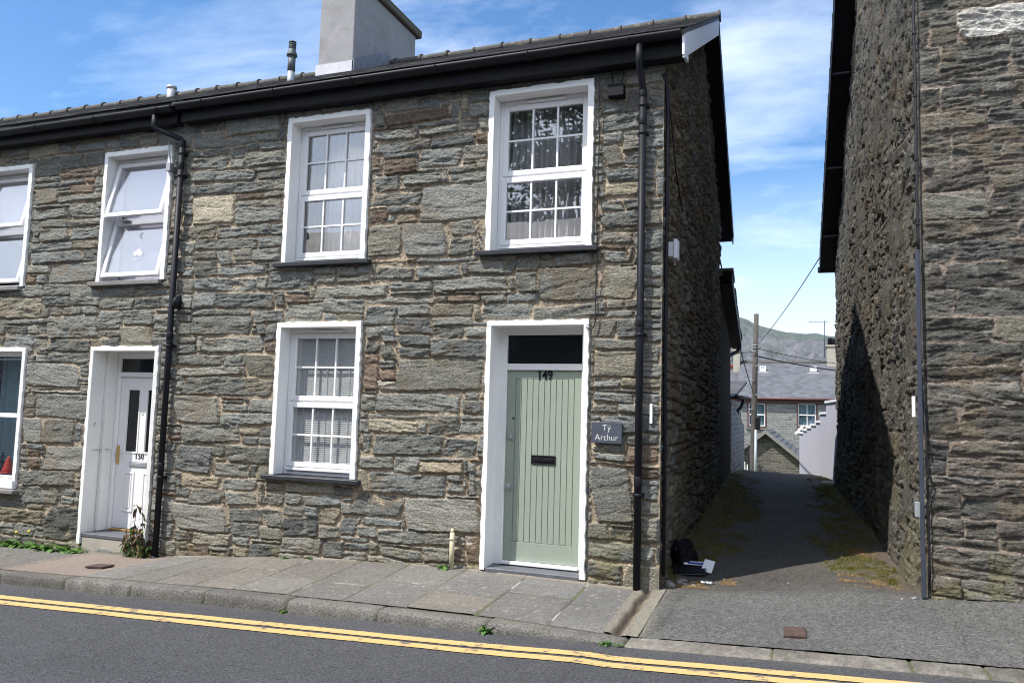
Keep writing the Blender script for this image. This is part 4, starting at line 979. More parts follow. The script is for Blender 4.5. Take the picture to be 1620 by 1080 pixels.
def road():
    us = axis((-40, -11, .5), (-11, 3, .05), (3, 40, .5)); vs = axis((-6.6, -3.6, .15), (-3.6, -1.425, .035)); U, V = np.meshgrid(us, vs)
    col = np.array([.072, .073, .077])*(.86+.28*fbm(U*.7, V*1.3, 5, 51))[..., None]*(.9+.2*fbm(U*9, V*9, 3, 52))[..., None]
    sp = np.exp(-(((U+4.6)/.16)**2+((V+3.15)/.10)**2)); col = stain(col, sp*.4*sstep(.35, .6, fbm(U*14, V*14, 3, 54)), (.025, .025, .028))
    ed = 1-sstep(.02, .14, -1.44-V); col = stain(col, ed*.30*sstep(.4, .6, fbm(U*6, V*6, 3, 56)), (.12, .11, .09))
    Z = roadz(U, V)+(fbm(U*1.1, V*1.1, 3, 57)-.5)*.010
    o = grid_mesh('road', np.stack([U, V, Z], -1), None, col, MT['ground'], loc=(0, 0, 0)); tag(o, 'dark asphalt street with double yellow lines', 'road', kind='structure')
    rs = random.Random(8)
    for off, lab in ((0, 'near the kerb'), (-.165, 'on the road side')):
        us2 = axis((-30, -11, .4), (-11, 3, .03), (3, 30, .4)); vv = np.array([-.5, -.3, 0, .3, .5]); P = np.zeros((5, len(us2), 3))
        for i, q in enumerate(vv):
            y = -1.735+.025*np.clip(us2, -12, 12)+off+q*.112+(fbm(us2*25, us2*0+i, 3, 60+i)-.5)*(.012 if abs(q) == .5 else 0)
            P[i] = np.stack([us2, y, roadz(us2, y)+(fbm(us2*1.1, y*1.1, 3, 57)-.5)*.010+.006], -1)
        o = grid_mesh('yellow_line', P, None, None, MT['yline'], loc=(0, 0, 0)); tag(o, 'worn yellow no parking line '+lab, 'road marking', kind='structure')
road()

# ------------------------------------------------------------------ alley ground with its asphalt apron
def moss_mask(U, V):
    dl = U-xl(V); dr = xr(V)-U; n = fbm(U*4, V*3, 4, 63); n2 = fbm(U*11, V*9, 3, 64)
    lw = np.interp(V, [0, .9, 2, 6, 11, 13], [.0, .30, .70, .75, .6, .3]); rw = np.interp(V, [0, .7, 2, 5, 11, 13], [.22, .58, .70, .62, .45, .2])
    a = np.maximum(1-sstep(.55, 1., dl/np.maximum(lw, .01)+(n-.5)*1.6), 1-sstep(.55, 1., dr/np.maximum(rw, .01)+(n-.5)*1.6))
    bare = 1-(1-sstep(.10, .26, dr+(n-.5)*.3))*(1-sstep(2.0, 2.8, V))
    return a*bare*sstep(.22, .44, n2)*sstep(.22, .5, V)
def alley():
    us = axis((-1.75, 1.35, .0135)); vs = axis((.02, 2.4, .0135), (2.4, 6, .025), (6, 20, .08), (20, 60, 1.)); U, V = np.meshgrid(us, vs)
    U = U+SK*V; Z = alleyz(U, V)
    col = np.array([.078, .072, .064])*(.75+.5*fbm(U*2.2, V*1.6, 5, 71))[..., None]*(.78+.44*vnoise(U*42, V*42, 72))[..., None]
    mo = moss_mask(U, V); n = fbm(U*7, V*7, 4, 73)
    mc = np.array([.068, .070, .016])*(.5+1.0*n)[..., None]; yel = sstep(.5, .64, fbm(U*5+9, V*5, 4, 74)); mc = stain(mc, yel*.5, (.12, .085, .04)); bare = sstep(.56, .66, fbm(U*13, V*11, 3, 78)); mc = stain(mc, bare*.7, (.085, .07, .055))
    col = col*(1-mo[..., None])+mc*mo[..., None]
    soil = np.maximum(1-sstep(.10, .34, U-xl(V)+(n-.5)*.2), 1-sstep(.12, .42, xr(V)-U+(n-.5)*.3))*(1-mo)*sstep(0, .3, V); col = stain(col, soil*.75, (.11, .085, .062))
    rust = (np.exp(-((U-.50)**2/.02+(V-1.9)**2/.03))+np.exp(-((U-.62)**2/.02+(V-2.6)**2/.02)))*sstep(.4, .6, n); col = stain(col, rust*.6, (.24, .10, .05))
    Z = Z+mo*(.012+.022*n)+soil*.01*n+(fbm(U*24, V*24, 3, 76)-.5)*.006+(fbm(U*1.2, V*1.2, 3, 77)-.5)*.03*sstep(.1, .6, V)
    col = col*(1-sstep(17, 19, V)[..., None])+np.array([.08, .11, .03])*sstep(17, 19, V)[..., None]
    o = grid_mesh('alley_path', np.stack([U, V, Z], -1), None, col, MT['ground'], loc=(0, 0, 0)); tag(o, 'worn asphalt path with mossy edges between the two buildings', 'path', kind='structure')
    us = axis((-1.235, 2.2, .0135), (2.2, 9, .06)); vs = axis((-1.228, .10, .0135)); U, V = np.meshgrid(us, vs)
    V = np.where((V > .0) & (U > .86), .0+V*.15, V)
    Z = np.where(V > 0, alleyz(U, V), pavz(U, V)); Z = Z*1.+(fbm(U*1.6, V*1.6, 3, 81)-.5)*.016+(fbm(U*26, V*26, 3, 82)-.5)*.005+.006
    col = np.array([.102, .100, .094])*(.80+.40*fbm(U*1.5, V*2.5, 5, 83))[..., None]*(.76+.48*vnoise(U*48, V*48, 84))[..., None]
    edge = sstep(-.10, .06, V+(fbm(U*6, V*3, 3, 86)-.5)*.16); col = stain(col, edge*.75*sstep(1.0, .7, U), (.085, .082, .077))
    le = 1-sstep(.02, .12, U+1.235+(fbm(U*5, V*5, 3, 87)-.5)*.12); col = stain(col, le*.6, (.20, .18, .14)); dk = np.exp(-((U+1.02-.05*V)/.035)**2)*sstep(.4, .6, fbm(U*5, V*7, 3, 88)); col = stain(col, dk*.6, (.06, .055, .05))
    cr = (1-sstep(.003, .010, np.abs(U-1.12-.12*np.sin(V*3)-(fbm(V*5, V*0, 3, 89)-.5)*.25)))*(V < -.05); col = stain(col, cr*.7, (.05, .048, .045)); Z = Z-cr*.004
    o = grid_mesh('alley_apron', np.stack([U, V, Z], -1), None, col, MT['ground'], loc=(0, 0, 0)); tag(o, 'pale gravelly asphalt apron at the mouth of the alley', 'pavement', kind='structure')
    # drain channel between pavement slabs and apron
    us = axis((-1.46, -1.19, .009)); vs = axis((-1.24, .05, .02)); U, V = np.meshgrid(us, vs)
    s = (U+1.42)/.19+(fbm(V*5, U*2, 3, 90)-.5)*.25; Z = pavz(U, V)+.012-.045*np.exp(-((s-.40)/.15)**2)+(fbm(U*30, V*20, 3, 91)-.5)*.012
    col = np.array([.20, .165, .12])*(.65+.7*fbm(U*20, V*12, 4, 92))[..., None]; col = stain(col, np.exp(-((s-.40)/.17)**2)*.9, (.075, .062, .050)); col = stain(col, sstep(.62, .8, s)*.85, (.20, .19, .155)); col = stain(col, (1-sstep(.08, .2, s))*.8, (.19, .175, .15))
    o = grid_mesh('drain_channel', np.stack([U, V, Z], -1), None, col, MT['paving'], loc=(0, 0, 0)); tag(o, 'rusty stained drain channel between the slabs and the apron', 'drain', kind='structure')
alley()

# ground sheet to the horizon, falling away behind the houses, and the hills
def terrain():
    a = np.concatenate([-np.geomspace(3000, 16, 34), np.linspace(-14, 12, 27), np.geomspace(14, 3000, 34)])
    b = np.concatenate([-np.geomspace(3000, 12, 30), np.linspace(-10, 60, 60), np.geomspace(64, 1150, 24)])
    U, V = np.meshgrid(a, b)
    Z = np.interp(V, [-3000, -14, -9, -8.6, -.5, 7.9, 9.5, 16, 26, 36, 60, 300, 1150], [-2, -1.4, -1.3, -1.25, -1.25, -.7, -.5, -.35, -1.35, -2.55, -2.8, -18, -20])
    al = (np.abs(U-(xl(V)+1.07)) < 1.4) & (V < 22); Z = np.where(al & (V > -1), Z-.5, Z)
    Z = Z+(fbm(U*.3, V*.3, 3, 97)-.5)*.25*(V > 18)
    col = np.array([.075, .10, .035])*(.7+.6*fbm(U*.9, V*.9, 4, 98))[..., None]
    o = grid_mesh('ground', np.stack([U, V, Z], -1), None, col, MT['ground'], loc=(0, 0, 0)); tag(o, 'rough grassy ground behind the houses', 'ground', kind='structure')
terrain()
def hills():
    xs = np.concatenate([np.linspace(-900, -260, 40), np.linspace(-255, 160, 230), np.linspace(170, 700, 30)]); ys = np.concatenate([np.linspace(500, 1500, 150), np.linspace(1530, 2600, 20)]); U, V = np.meshgrid(xs, ys)
    # skyline heights as seen from the alley, metres at 1500 m
    sk = np.interp(U, [-900, -400, -230, -160, -134, -115, -102, -90, -68, -38, -2, 15, 33, 50, 120, 300, 700], [120, 165, 183, 183, 186, 189, 184, 176, 169, 161, 157, 158.5, 153.5, 152, 140, 120, 90])
    ri = np.clip((V-500)/1000, 0, 1); prof = np.where(V <= 1500, (ri**1.25)*.86+.14*sstep(.55, 1., ri), 1-(V-1500)/1500)
    rug = (fbm(U*.012, V*.012, 6, 101, .66)-.5)*58*np.sin(np.clip(ri, 0, 1)*PI)+(np.abs(fbm(U*.045, V*.03, 5, 102, .6)-.5)*-2+.3)*20*np.clip(1-ri, 0, 1)**.5
    Z = -22+(sk+22)*prof+rug*(V < 1490)
    gx = np.abs(np.gradient(Z, axis=0)); sl = sstep(.5, 1.6, gx); n = fbm(U*.02, V*.02, 6, 103, .62)
    green = np.array([.075, .095, .06])*(.75+.5*n)[..., None]; rockc = np.array([.118, .116, .115])*(.25+1.5*fbm(U*.09, V*.05, 5, 104, .6))[..., None]
    lowr = sstep(.42, .60, fbm(U*.014+3, V*.014, 5, 105)+.9*(.80-ri)); rk = np.clip(lowr+sl*.3, 0, 1)*(1-sstep(.86, .97, ri)*.8)
    col = green*(1-rk[..., None])+rockc*rk[..., None]
    o = grid_mesh('hills', np.stack([U, V, Z], -1), None, col, MT['hill'], loc=(0, 0, 0)); tag(o, 'rocky green mountain ridge beyond the rooftops', 'mountain', kind='structure')
m_, t_, p_ = nt('hillside'); a_ = t_.nodes.new('ShaderNodeAttribute'); a_.attribute_name = 'tone'
n_ = noise(t_, .05, 6, .65, coords(t_)); t_.links.new(mixc(t_, 1., a_.outputs['Color'], ramp(t_, n_.outputs[0], [(.3, .6), (.7, 1.4)]), 'MULTIPLY'), p_.inputs['Base Color']); p_.inputs['Roughness'].default_value = 1.; bump(t_, p_, n_.outputs[0], 1., 12.)
MT['hill'] = m_
hills()
# ------------------------------------------------------------------ beyond the alley
# rear wing of the end house with a lean-to roof over its verge
m = MB(); m.hexa([(-6, 7.3, -.4), (xl(7.3)-.02, 7.3, -.4), (xl(11.4), 11.4, -.4), (-6, 11.4, -.4)], [(-6, 7.3, 4.15), (xl(7.3)-.02, 7.3, 4.15), (xl(11.4), 11.4, 3.35), (-6, 11.4, 3.35)])
RW = m.build('rear_wing', MT['roughcast'], H149)
m = MB(); x = lambda y: xl(y)+.22
rng = random.Random(2)
for k in range(16):
    y0 = 7.9+k*.26; y1 = y0+.30; z0 = 4.34-.21*(y0-7.9)+.03; z1 = 4.34-.21*(y1-7.9)
    e = rng.uniform(-.015, .02)
    m.hexa([(-6, y0, z0-.05), (x(y0)+e, y0, z0-.05), (x(y1)+e, y1, z1-.05), (-6, y1, z1-.05)], [(-6, y0, z0), (x(y0)+e, y0, z0), (x(y1)+e, y1, z1+.035), (-6, y1, z1+.035)])
m.build('wing_roof', MT['roof'], RW)
m = MB(); m.hexa([(x(7.9)-.02, 7.9, 4.06), (x(7.9), 7.9, 4.06), (x(12.0), 12., 3.22), (x(12.)-.02, 12., 3.22)], [(x(7.9)-.02, 7.9, 4.27), (x(7.9), 7.9, 4.27), (x(12.), 12., 3.42), (x(12.)-.02, 12., 3.42)])
m.hexa([(xl(7.9)-.1, 7.9, 4.05), (x(7.9), 7.9, 4.05), (x(12.), 12., 3.21), (xl(12.)-.1, 12., 3.21)], [(xl(7.9)-.1, 7.9, 4.07), (x(7.9), 7.9, 4.07), (x(12.), 12., 3.23), (xl(12.)-.1, 12., 3.23)]); m.build('wing_bargeboard', MT['blackwood'], RW)
m = MB(); m.tube([(x(12.)-.05, 12.05, 3.33), (x(12.)-.05, 12.05, 3.22), (x(12.)-.10, 12.0, 3.12), (xl(11.4)-.05, 11.5, 2.98), (xl(11.4)-.06, 11.45, 2.7)], .045, 10); m.build('wing_downpipe', MT['black'], RW)

OB = thing('outbuilding', 'low stone outbuilding with slate eave, behind the left end house', 'shed', (-3, 14, 0))
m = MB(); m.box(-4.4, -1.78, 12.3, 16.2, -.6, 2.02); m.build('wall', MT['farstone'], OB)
m = MB(); slates(m, lambda y: -4.5, lambda y: -1.62, 1, y_eave=12.15, ridge=(16.3, 2.62), ez=2.06, seed=50, w=.3, gauge=.3); m.hexa([(-4.5, 12.15, 2.0), (-1.62, 12.15, 2.0), (-1.62, 16.3, 2.56), (-4.5, 16.3, 2.56)], [(-4.5, 12.15, 2.055), (-1.62, 12.15, 2.055), (-1.62, 16.3, 2.615), (-4.5, 16.3, 2.615)]); m.build('roof', MT['roof'], OB)
m = MB(); m.tube([(-1.58, 12.1, 2.06), (-1.58, 16.3, 2.14)], .05, 8); m.tube([(-1.60, 14.5, 2.06), (-1.60, 14.5, 1.98), (-1.66, 14.5, 1.84), (-1.74, 14.5, 1.76), (-1.745, 14.5, 1.2)], .04, 8); m.build('gutter', MT['black'], OB)
m = MB(); m.tube([(-1.745, 13.6, 1.62), (-1.70, 13.6, 1.62)], [.13, .12], 16); m.build('wall_dish', MT['oldwhite'], OB)
m = MB(); m.hexa([(-1.80, 11.45, -.4), (-1.64, 11.45, -.4), (-1.70, 16.4, -.4), (-2.0, 16.4, -.4)], [(-1.80, 11.45, 1.86), (-1.64, 11.45, 1.86), (-1.70, 16.4, 1.28), (-2.0, 16.4, 1.28)])
rng = random.Random(12)
for k in range(15):
    y = 11.7+k*.32; z = 1.84-(y-11.45)*.118
    m.obox((-1.78-.006*k, y, z+.03), (1, 0, 0), (0, 1, -.1+rng.uniform(-.2, .2)), (0, .1, 1), .15, .15, rng.uniform(.05, .09))
tag(m.build('stone_wall', MT['farstone'], None, (-1.75, 14, 0)), 'ragged low rubble wall running down beside the alley path', 'wall')

# lilac wall stepping down beyond the right hand building
def stepped_wall():
    P = [(.57, 9.95), (.285, 13.0), (-.215, 16.2)]
    def at(t):
        if t < 1: return lerp(np.array(P[0]), np.array(P[1]), t)
        return lerp(np.array(P[1]), np.array(P[2]), t-1)
    bounds = [0, .62, 1.0, 1.18, 1.40, 1.60, 1.80, 2.0]; tops = [1.93, 1.72, 1.56, 1.48, 1.38, 1.30, 1.20]
    tops = [1.94, 1.70, 1.50, 1.42, 1.34, 1.27, 1.18]
    w = MB(); c = MB()
    for k in range(7):
        a = at(bounds[k]); b = at(bounds[k+1]); d = (b-a)/np.linalg.norm(b-a); n = np.array([-d[1], d[0]])*-.24
        if n[0] < 0: n = -n
        q = [(a[0], a[1]), (b[0], b[1]), (b[0]+n[0], b[1]+n[1]), (a[0]+n[0], a[1]+n[1])]
        w.hexa([(x, y, -.5) for x, y in q], [(x, y, tops[k]) for x, y in q])
        e = d*.03; f = n/.24*.03
        q2 = [(a[0]-f[0]-e[0]*0, a[1]-f[1]), (b[0]-f[0]+e[0], b[1]-f[1]+e[1]), (b[0]+n[0]+f[0]+e[0], b[1]+n[1]+f[1]+e[1]), (a[0]+n[0]+f[0], a[1]+n[1]+f[1])]
        c.hexa([(x, y, tops[k]+.003) for x, y in q2], [(x, y, tops[k]+.055) for x, y in q2])
    SW = thing('garden_wall', 'lilac painted garden wall stepping down with white copings', 'wall', (.2, 13, 0))
    w.build('wall_body', MT['lilac'], SW); c.build('coping', MT['whitecap'], SW)
    m = MB(); m.obox((-.22, 16.3, 1.28), (1, 0, 1.1), (0, 1, 0), (-1.1, 0, 1), .16, .14, .03); m.box(-.10, .08, 16.3, 16.4, .95, 1.22); m.build('end_coping', MT['whitecap'], SW)
stepped_wall()
m = MB(); m.box(.26, .58, 9.78, 10.25, .20, .335); tag(m.build('stone_slab', MT['galv'] if False else MT['concrete'], None, (.42, 10, .2), bevel=.012), 'pale flat slab lying at the foot of the lilac wall', 'slab')

def far_house(name, label, x0, x1, y0, eave, ridge, depth, wins, zb=-3.2, sky=(), chims=()):
    h = thing('far_house', label, 'house', ((x0+x1)/2, y0, -2.5))
    w = MB(); xs = [x0]+[v for q in wins for v in (q[0], q[1])]+[x1]
    # wall with real window holes
    wins = sorted(wins)
    cur = x0
    for (a, b, c, d) in wins:
        w.box(cur, a, y0, y0+.4, zb, eave); w.box(a, b, y0, y0+.4, zb, c); w.box(a, b, y0, y0+.4, d, eave); cur = b
    w.box(cur, x1, y0, y0+.4, zb, eave); w.box(x0, x1, y0+2*depth-.4, y0+2*depth, zb, eave)
    for xx in (x0, x1-.3): w.prism([(xx, y0+.4, zb), (xx, y0+2*depth-.4, zb), (xx, y0+2*depth-.4, eave), (xx, y0+depth, ridge-.1), (xx, y0+.4, eave)], (.3, 0, 0))
    w.build('wall', MT['farstone'], h)
    for (a, b, c, d) in wins:
        f = MB().ring(a-.06, b+.06, y0-.04, y0+.06, c-.06, d+.06, .06); win = f.build('window', MT['maroon'], h)
        g = MB().ring(a, b, y0+.03, y0+.10, c, d, .05); zm = (c+d)/2; g.box(a+.05, b-.05, y0+.02, y0+.09, zm-.03, zm+.03); xm = (a+b)/2; g.box(xm-.018, xm+.018, y0+.05, y0+.085, c+.05, zm-.03); g.box(xm-.018, xm+.018, y0+.05, y0+.085, zm+.03, d-.05)
        g.build('sash_frame', MT['upvc'], win); pane(win, a+.04, b-.04, c+.04, d-.04, y0+.09); pleats(win, a, b, c, d, y0+.22, MT['curtain2'], freq=6, amp=.03)
        MB().box(a-.12, b+.12, y0-.10, y0, c-.16, c-.092).build('sill', MT['greysill'], win)
    r = MB()
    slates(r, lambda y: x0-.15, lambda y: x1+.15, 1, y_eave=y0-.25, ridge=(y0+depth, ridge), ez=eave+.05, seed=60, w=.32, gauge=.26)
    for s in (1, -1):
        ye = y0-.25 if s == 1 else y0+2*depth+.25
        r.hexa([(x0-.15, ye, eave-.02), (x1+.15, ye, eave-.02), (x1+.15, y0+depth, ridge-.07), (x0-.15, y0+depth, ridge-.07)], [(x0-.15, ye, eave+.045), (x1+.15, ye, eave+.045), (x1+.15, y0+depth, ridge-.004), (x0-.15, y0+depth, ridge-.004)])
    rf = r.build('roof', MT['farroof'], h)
    MB().tube([(x0-.15, y0+depth, ridge), (x1+.15, y0+depth, ridge)], .11, 8).build('ridge_tiles', MT['ridge'], rf)
    MB().box(x0-.1, x1+.1, y0-.14, y0-.1, eave-.18, eave+.0).build('fascia', MT['maroon'], h)
    MB().tube([(x0-.1, y0-.30, eave+.02), (x1+.1, y0-.30, eave+.02)], .06, 8).build('gutter', MT['maroon'], h)
    sl = (ridge-eave)/(depth+.25)
    for (xx, zz) in sky:
        yy = y0-.25+(zz-eave)/sl; q = MB().ring(xx-.17, xx+.17, yy-.04, yy+.06, zz-.02, zz+.30, .05); q.box(xx-.30, xx+.30, yy-.22, yy-.05, zz-.12, zz-.06); q.box(xx-.12, xx+.12, yy+.0, yy+.05, zz+.03, zz+.25); q.build('roof_vent', MT['upvc'], rf)
    for (xa, xb, zt) in chims:
        q = MB().box(xa, xb, y0+depth-.5, y0+depth+.5, ridge-.4, zt); ch = q.build('chimney', MT['concrete'], rf)
        q = MB().box(xa-.06, xb+.06, y0+depth-.56, y0+depth+.56, zt+.002, zt+.10); q.build('chimney_cap', MT['concrete'], ch)
        q = MB()
        for k in (.3, .72): q.tube([(xa+(xb-xa)*k, y0+depth-.25+.5*(k > .5), zt+.1), (xa+(xb-xa)*k, y0+depth-.25+.5*(k > .5), zt+.42), (xa+(xb-xa)*k, y0+depth-.25+.5*(k > .5), zt+.5)], [.14, .12, .15], 10)
        q.build('chimney_pot', MT['blackwood'], ch)
        q = MB(); xx = xa-.10; q.tube([(xx, y0+depth, zt-.6), (xx, y0+depth, zt+1.5)], .025, 6); 
        for k in range(5): q.tube([(xx+.12-.2*k, y0+depth-.18, zt+1.45), (xx+.12-.2*k, y0+depth+.18, zt+1.45)], .012, 4)
        q.tube([(xx+.2, y0+depth, zt+1.45), (xx-.85, y0+depth, zt+1.45)], .014, 4); q.build('aerial', MT['steelblue'], ch)
    return h
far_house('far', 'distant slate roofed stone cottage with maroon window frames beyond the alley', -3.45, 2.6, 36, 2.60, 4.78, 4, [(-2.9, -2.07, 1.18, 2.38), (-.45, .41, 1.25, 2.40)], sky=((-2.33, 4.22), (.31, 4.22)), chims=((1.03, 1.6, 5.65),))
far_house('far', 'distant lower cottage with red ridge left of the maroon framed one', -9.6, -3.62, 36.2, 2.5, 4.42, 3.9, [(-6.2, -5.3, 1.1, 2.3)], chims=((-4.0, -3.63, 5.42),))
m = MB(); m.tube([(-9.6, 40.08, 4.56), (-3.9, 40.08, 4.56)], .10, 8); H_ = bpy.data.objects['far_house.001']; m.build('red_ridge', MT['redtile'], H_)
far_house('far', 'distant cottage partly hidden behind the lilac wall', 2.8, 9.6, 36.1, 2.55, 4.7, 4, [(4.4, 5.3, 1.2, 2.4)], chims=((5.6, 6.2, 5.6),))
SH = thing('stone_shed', 'gabled grey stone shed with slate roof in front of the far cottages', 'shed', (-1.6, 28, -2))
m = MB(); ax_, az_ = -1.66, 1.06; m.prism([(-3.6, 28, -2.8), (-.05, 28, -2.8), (-.05, 28, -.28), (ax_, 28, az_-.06), (-3.6, 28, -.52)], (0, 6, 0)); m.build('wall', MT['backstone'], SH)
m = MB()
for (xe, ze) in ((.06, -.32), (-3.75, -.58)):
    n = 9
    for k in range(n):
        a = k/n; b = (k+1.2)/n; b = min(b, 1)
        p0 = (xe+(ax_-xe)*a, ze+(az_-ze)*a+.035); p1 = (xe+(ax_-xe)*b, ze+(az_-ze)*b)
        m.hexa([(p0[0], 27.8, p0[1]-.02), (p1[0], 27.8, p1[1]-.03), (p1[0], 34.1, p1[1]-.03), (p0[0], 34.1, p0[1]-.02)], [(p0[0], 27.8, p0[1]+.03), (p1[0], 27.8, p1[1]+.02), (p1[0], 34.1, p1[1]+.02), (p0[0], 34.1, p0[1]+.03)])
m.build('roof', MT['farroof'], SH)
m = MB()
for (xe, ze) in ((.06, -.32), (-3.75, -.58)):
    m.hexa([(xe, 27.72, ze-.12), (ax_, 27.72, az_-.12), (ax_, 27.79, az_-.12), (xe, 27.79, ze-.12)], [(xe, 27.72, ze+.06), (ax_, 27.72, az_+.06), (ax_, 27.79, az_+.06), (xe, 27.79, ze+.06)])
m.build('verge_stone', MT['greysill'], SH)
m = MB(); m.tube([(-2.28, 27.6, -1.2), (-2.28, 27.6, .32)], .07, 8); tag(m.build('vent_pipe', MT['blackwood'], None, (-2.28, 27.6, -1.2)), 'dark upright vent pipe in front of the gabled shed', 'pipe')
m = MB()
for k in range(4): m.box(-2.5+k*.1, -2.46+k*.1, 24.6, 24.65, -1.3, -.1-.1*(k % 2))
m.box(-2.5, -2.14, 24.66, 24.70, -.5, -.4); tag(m.build('picket_gate', MT['oldwhite'], None, (-2.3, 24.6, -1.3)), 'small white picket gate beside the telegraph pole', 'gate')

# telegraph pole, wires
TP = thing('telegraph_pole', 'weathered wooden telegraph pole at the end of the alley', 'pole', (-1.93, 24, -1.2))
m = MB(); m.tube([(-1.98, 24, -1.5), (-1.93, 24, 0), (-1.87, 24, 3), (-1.81, 24, 5.55)], [.125, .12, .105, .09], 12); m.build('pole', MT['pole'], TP)
m = MB(); m.tube([(-1.86, 23.84, -1.3), (-1.82, 23.84, 1.15)], .055, 8); m.build('conduit', MT['galv'], TP)
m = MB(); m.box(-1.82, -1.66, 23.80, 23.88, 1.15, 1.62); m.build('junction_box', MT['blackwood'], TP, bevel=.01)
m = MB()
for k in range(5): m.tube([(-1.93+.03*k, 23.87, 1.9+.55*k), (-1.93+.03*k-.16*(-1)**k, 23.80, 1.92+.55*k)], .016, 5)
for z in (4.25, 4.35): m.tube([(-1.95, 23.9, z), (-1.72, 23.9, z)], .02, 5)
m.build('step_irons', MT['galv'], TP)
def wire(p, q, sag, r, label):
    p = Vector(p); q = Vector(q); n = 24; m = MB()
    m.tube([p.lerp(q, i/n)-Vector((0, 0, sag*4*(i/n)*(1-i/n))) for i in range(n+1)], r, 5)
    tag(m.build('overhead_wire', MT['cable'], None, p), label, 'wire', 'overhead telephone wires')
wire((-1.84, 24, 4.3), (rverge(9.6), 9.75, 4.86), .12, .011, 'thin wire rising from the pole to the right hand roof corner')
wire((-1.90, 24, 2.5), (xl(7.6)-.05, 8.05, 4.62), .25, .016, 'thin wire rising from the pole to the left hand house eaves')
wire((-1.86, 24, 3.95), (3.4, 30, 3.55), .12, .026, 'thick dark wire running right from the pole across the far roofs')
wire((-1.86, 24, 4.25), (5.5, 34, 4.2), .3, .014, 'thin wire running right from the pole above the thick one')
wire((-1.84, 24, 4.12), (-9, 30, 5.0), .35, .016, 'thin wire running left from the pole behind the end house')

# ------------------------------------------------------------------ trees
def crown_leaves(m, blobs, n, size, rng):
    for _ in range(n):
        c, r = rng.choice(blobs)
        while True:
            d = Vector((rng.uniform(-1, 1), rng.uniform(-1, 1), rng.uniform(-1, 1)))
            if .35 < d.length < 1: break
        p = Vector(c)+Vector((d.x*r[0], d.y*r[1], d.z*r[2]))
        a = Vector((rng.gauss(0, 1), rng.gauss(0, 1), rng.gauss(0, .6))).normalized(); b = a.cross(Vector((rng.gauss(0, 1), rng.gauss(0, 1), rng.gauss(0, 1)))).normalized()
        s = size*rng.uniform(.6, 1.4); a *= s; b *= s*.5
        m.add([p-a, p+b-a*.1, p+a, p-b-a*.1], [(0,1,2,3)])
def tree(label, base, h, blobs, n, size, seed, group=None):
    rng = random.Random(seed); t = thing('broadleaf_tree', label, 'tree', base, group); b = Vector(base); m = MB()
    top = b+Vector((.1, 0, h*.62)); m.tube([b-Vector((0, 0, .3)), b+Vector((.05, 0, h*.3)), top], [h*.028, h*.02, h*.010], 9)
    for (c, r) in blobs[:14]:
        st_ = b.lerp(top, rng.uniform(.45, .95)); e = Vector(c); mid = st_.lerp(e, .5)+Vector((0, 0, .1*h*.2)); m.tube([st_, mid, e], [h*.009, h*.005, h*.002], 6)
    m.build('trunk', MT['bark'], t)
    m = MB(); crown_leaves(m, blobs, n, size, rng); m.build('crown', MT['treeleaf'], t, fixn=False)
rng = random.Random(21)
bl = [((-.75+rng.uniform(-1.6, 1.6), 60+rng.uniform(-1, 1), 5.0+rng.uniform(-.5, .5)), (.95, .9, .75)) for _ in range(12)]
tree('round green treetop showing above the far slate ridge', (-.7, 60, -3.2), 9.6, bl, 5200, .13, 1)

# ------------------------------------------------------------------ across the street (seen only as reflections in the window panes)
OP = thing('terraced_house', 'slate roofed stone terrace across the street, mirrored in the window panes', 'house', (-8, -12, -.5))
m = MB(); m.box(-24, 8, -10.5, -10.1, -2, 4.9); m.box(-24, 8, -18.5, -18.1, -2, 4.9)
for xx in (-24, 7.7): m.prism([(xx, -10.5, -2), (xx, -18.1, -2), (xx, -18.1, 4.9), (xx, -14.3, 7.0), (xx, -10.5, 4.9)], (.3, 0, 0))
ow = m.build('wall', MT['farstone'], OP)
m = MB(); slates(m, lambda y: -24.2, lambda y: 8.2, 1, y_eave=-9.8, ridge=(-14.3, 7.3), ez=4.95, seed=77, w=.4, gauge=.3)
for ye in (-9.8, -18.8): m.hexa([(-24.2, ye, 4.88), (8.2, ye, 4.88), (8.2, -14.3, 7.22), (-24.2, -14.3, 7.22)], [(-24.2, ye, 4.94), (8.2, ye, 4.94), (8.2, -14.3, 7.29), (-24.2, -14.3, 7.29)])
orf = m.build('roof', MT['farroof'], OP)
for k, xx in enumerate((-15.2, -9.0, -2.4)):
    q = MB(); q.prism([(xx-1.0, -10.3, 4.9), (xx+1.0, -10.3, 4.9), (xx, -10.3, 6.9)], (0, -3.2, 0)); d = q.build('dormer', MT['farstone'], orf)
    q = MB()
    for s in (-1, 1): q.hexa([(xx+s*1.2, -10.1, 4.7), (xx, -10.1, 7.05), (xx, -13.6, 7.05), (xx+s*1.2, -13.6, 4.7)], [(xx+s*1.2, -10.1, 4.8), (xx, -10.1, 7.15), (xx, -13.6, 7.15), (xx+s*1.2, -13.6, 4.8)])
    q.build('dormer_roof', MT['farroof'], orf)
for k in range(9):
    xx = -20.4+k*3.2
    for (c, d) in ((.9, 2.3), (3.1, 4.5)):
        w_ = MB().ring(xx, xx+1.0, -10.11, -10.05, c, d, .09).build('window', MT['upvc'], OP); MB().box(xx+.09, xx+.91, -10.10, -10.085, c+.09, d-.09).build('pane', MT['doorglass'], w_)
m = MB(); m.box(-40, 30, -9.9, -6.6, -1.6, 0.0); o = m.build('far_pavement', MT['concrete'], None, (0, -8, 0))
me = o.data
for v in me.vertices:
    w = v.co.x+o.location.x
    if v.co.z > -.5: v.co.z = float(roadz(w, -6.6))+.08
tag(o, 'pavement on the near side of the street', 'pavement', kind='structure')
rng = random.Random(33)
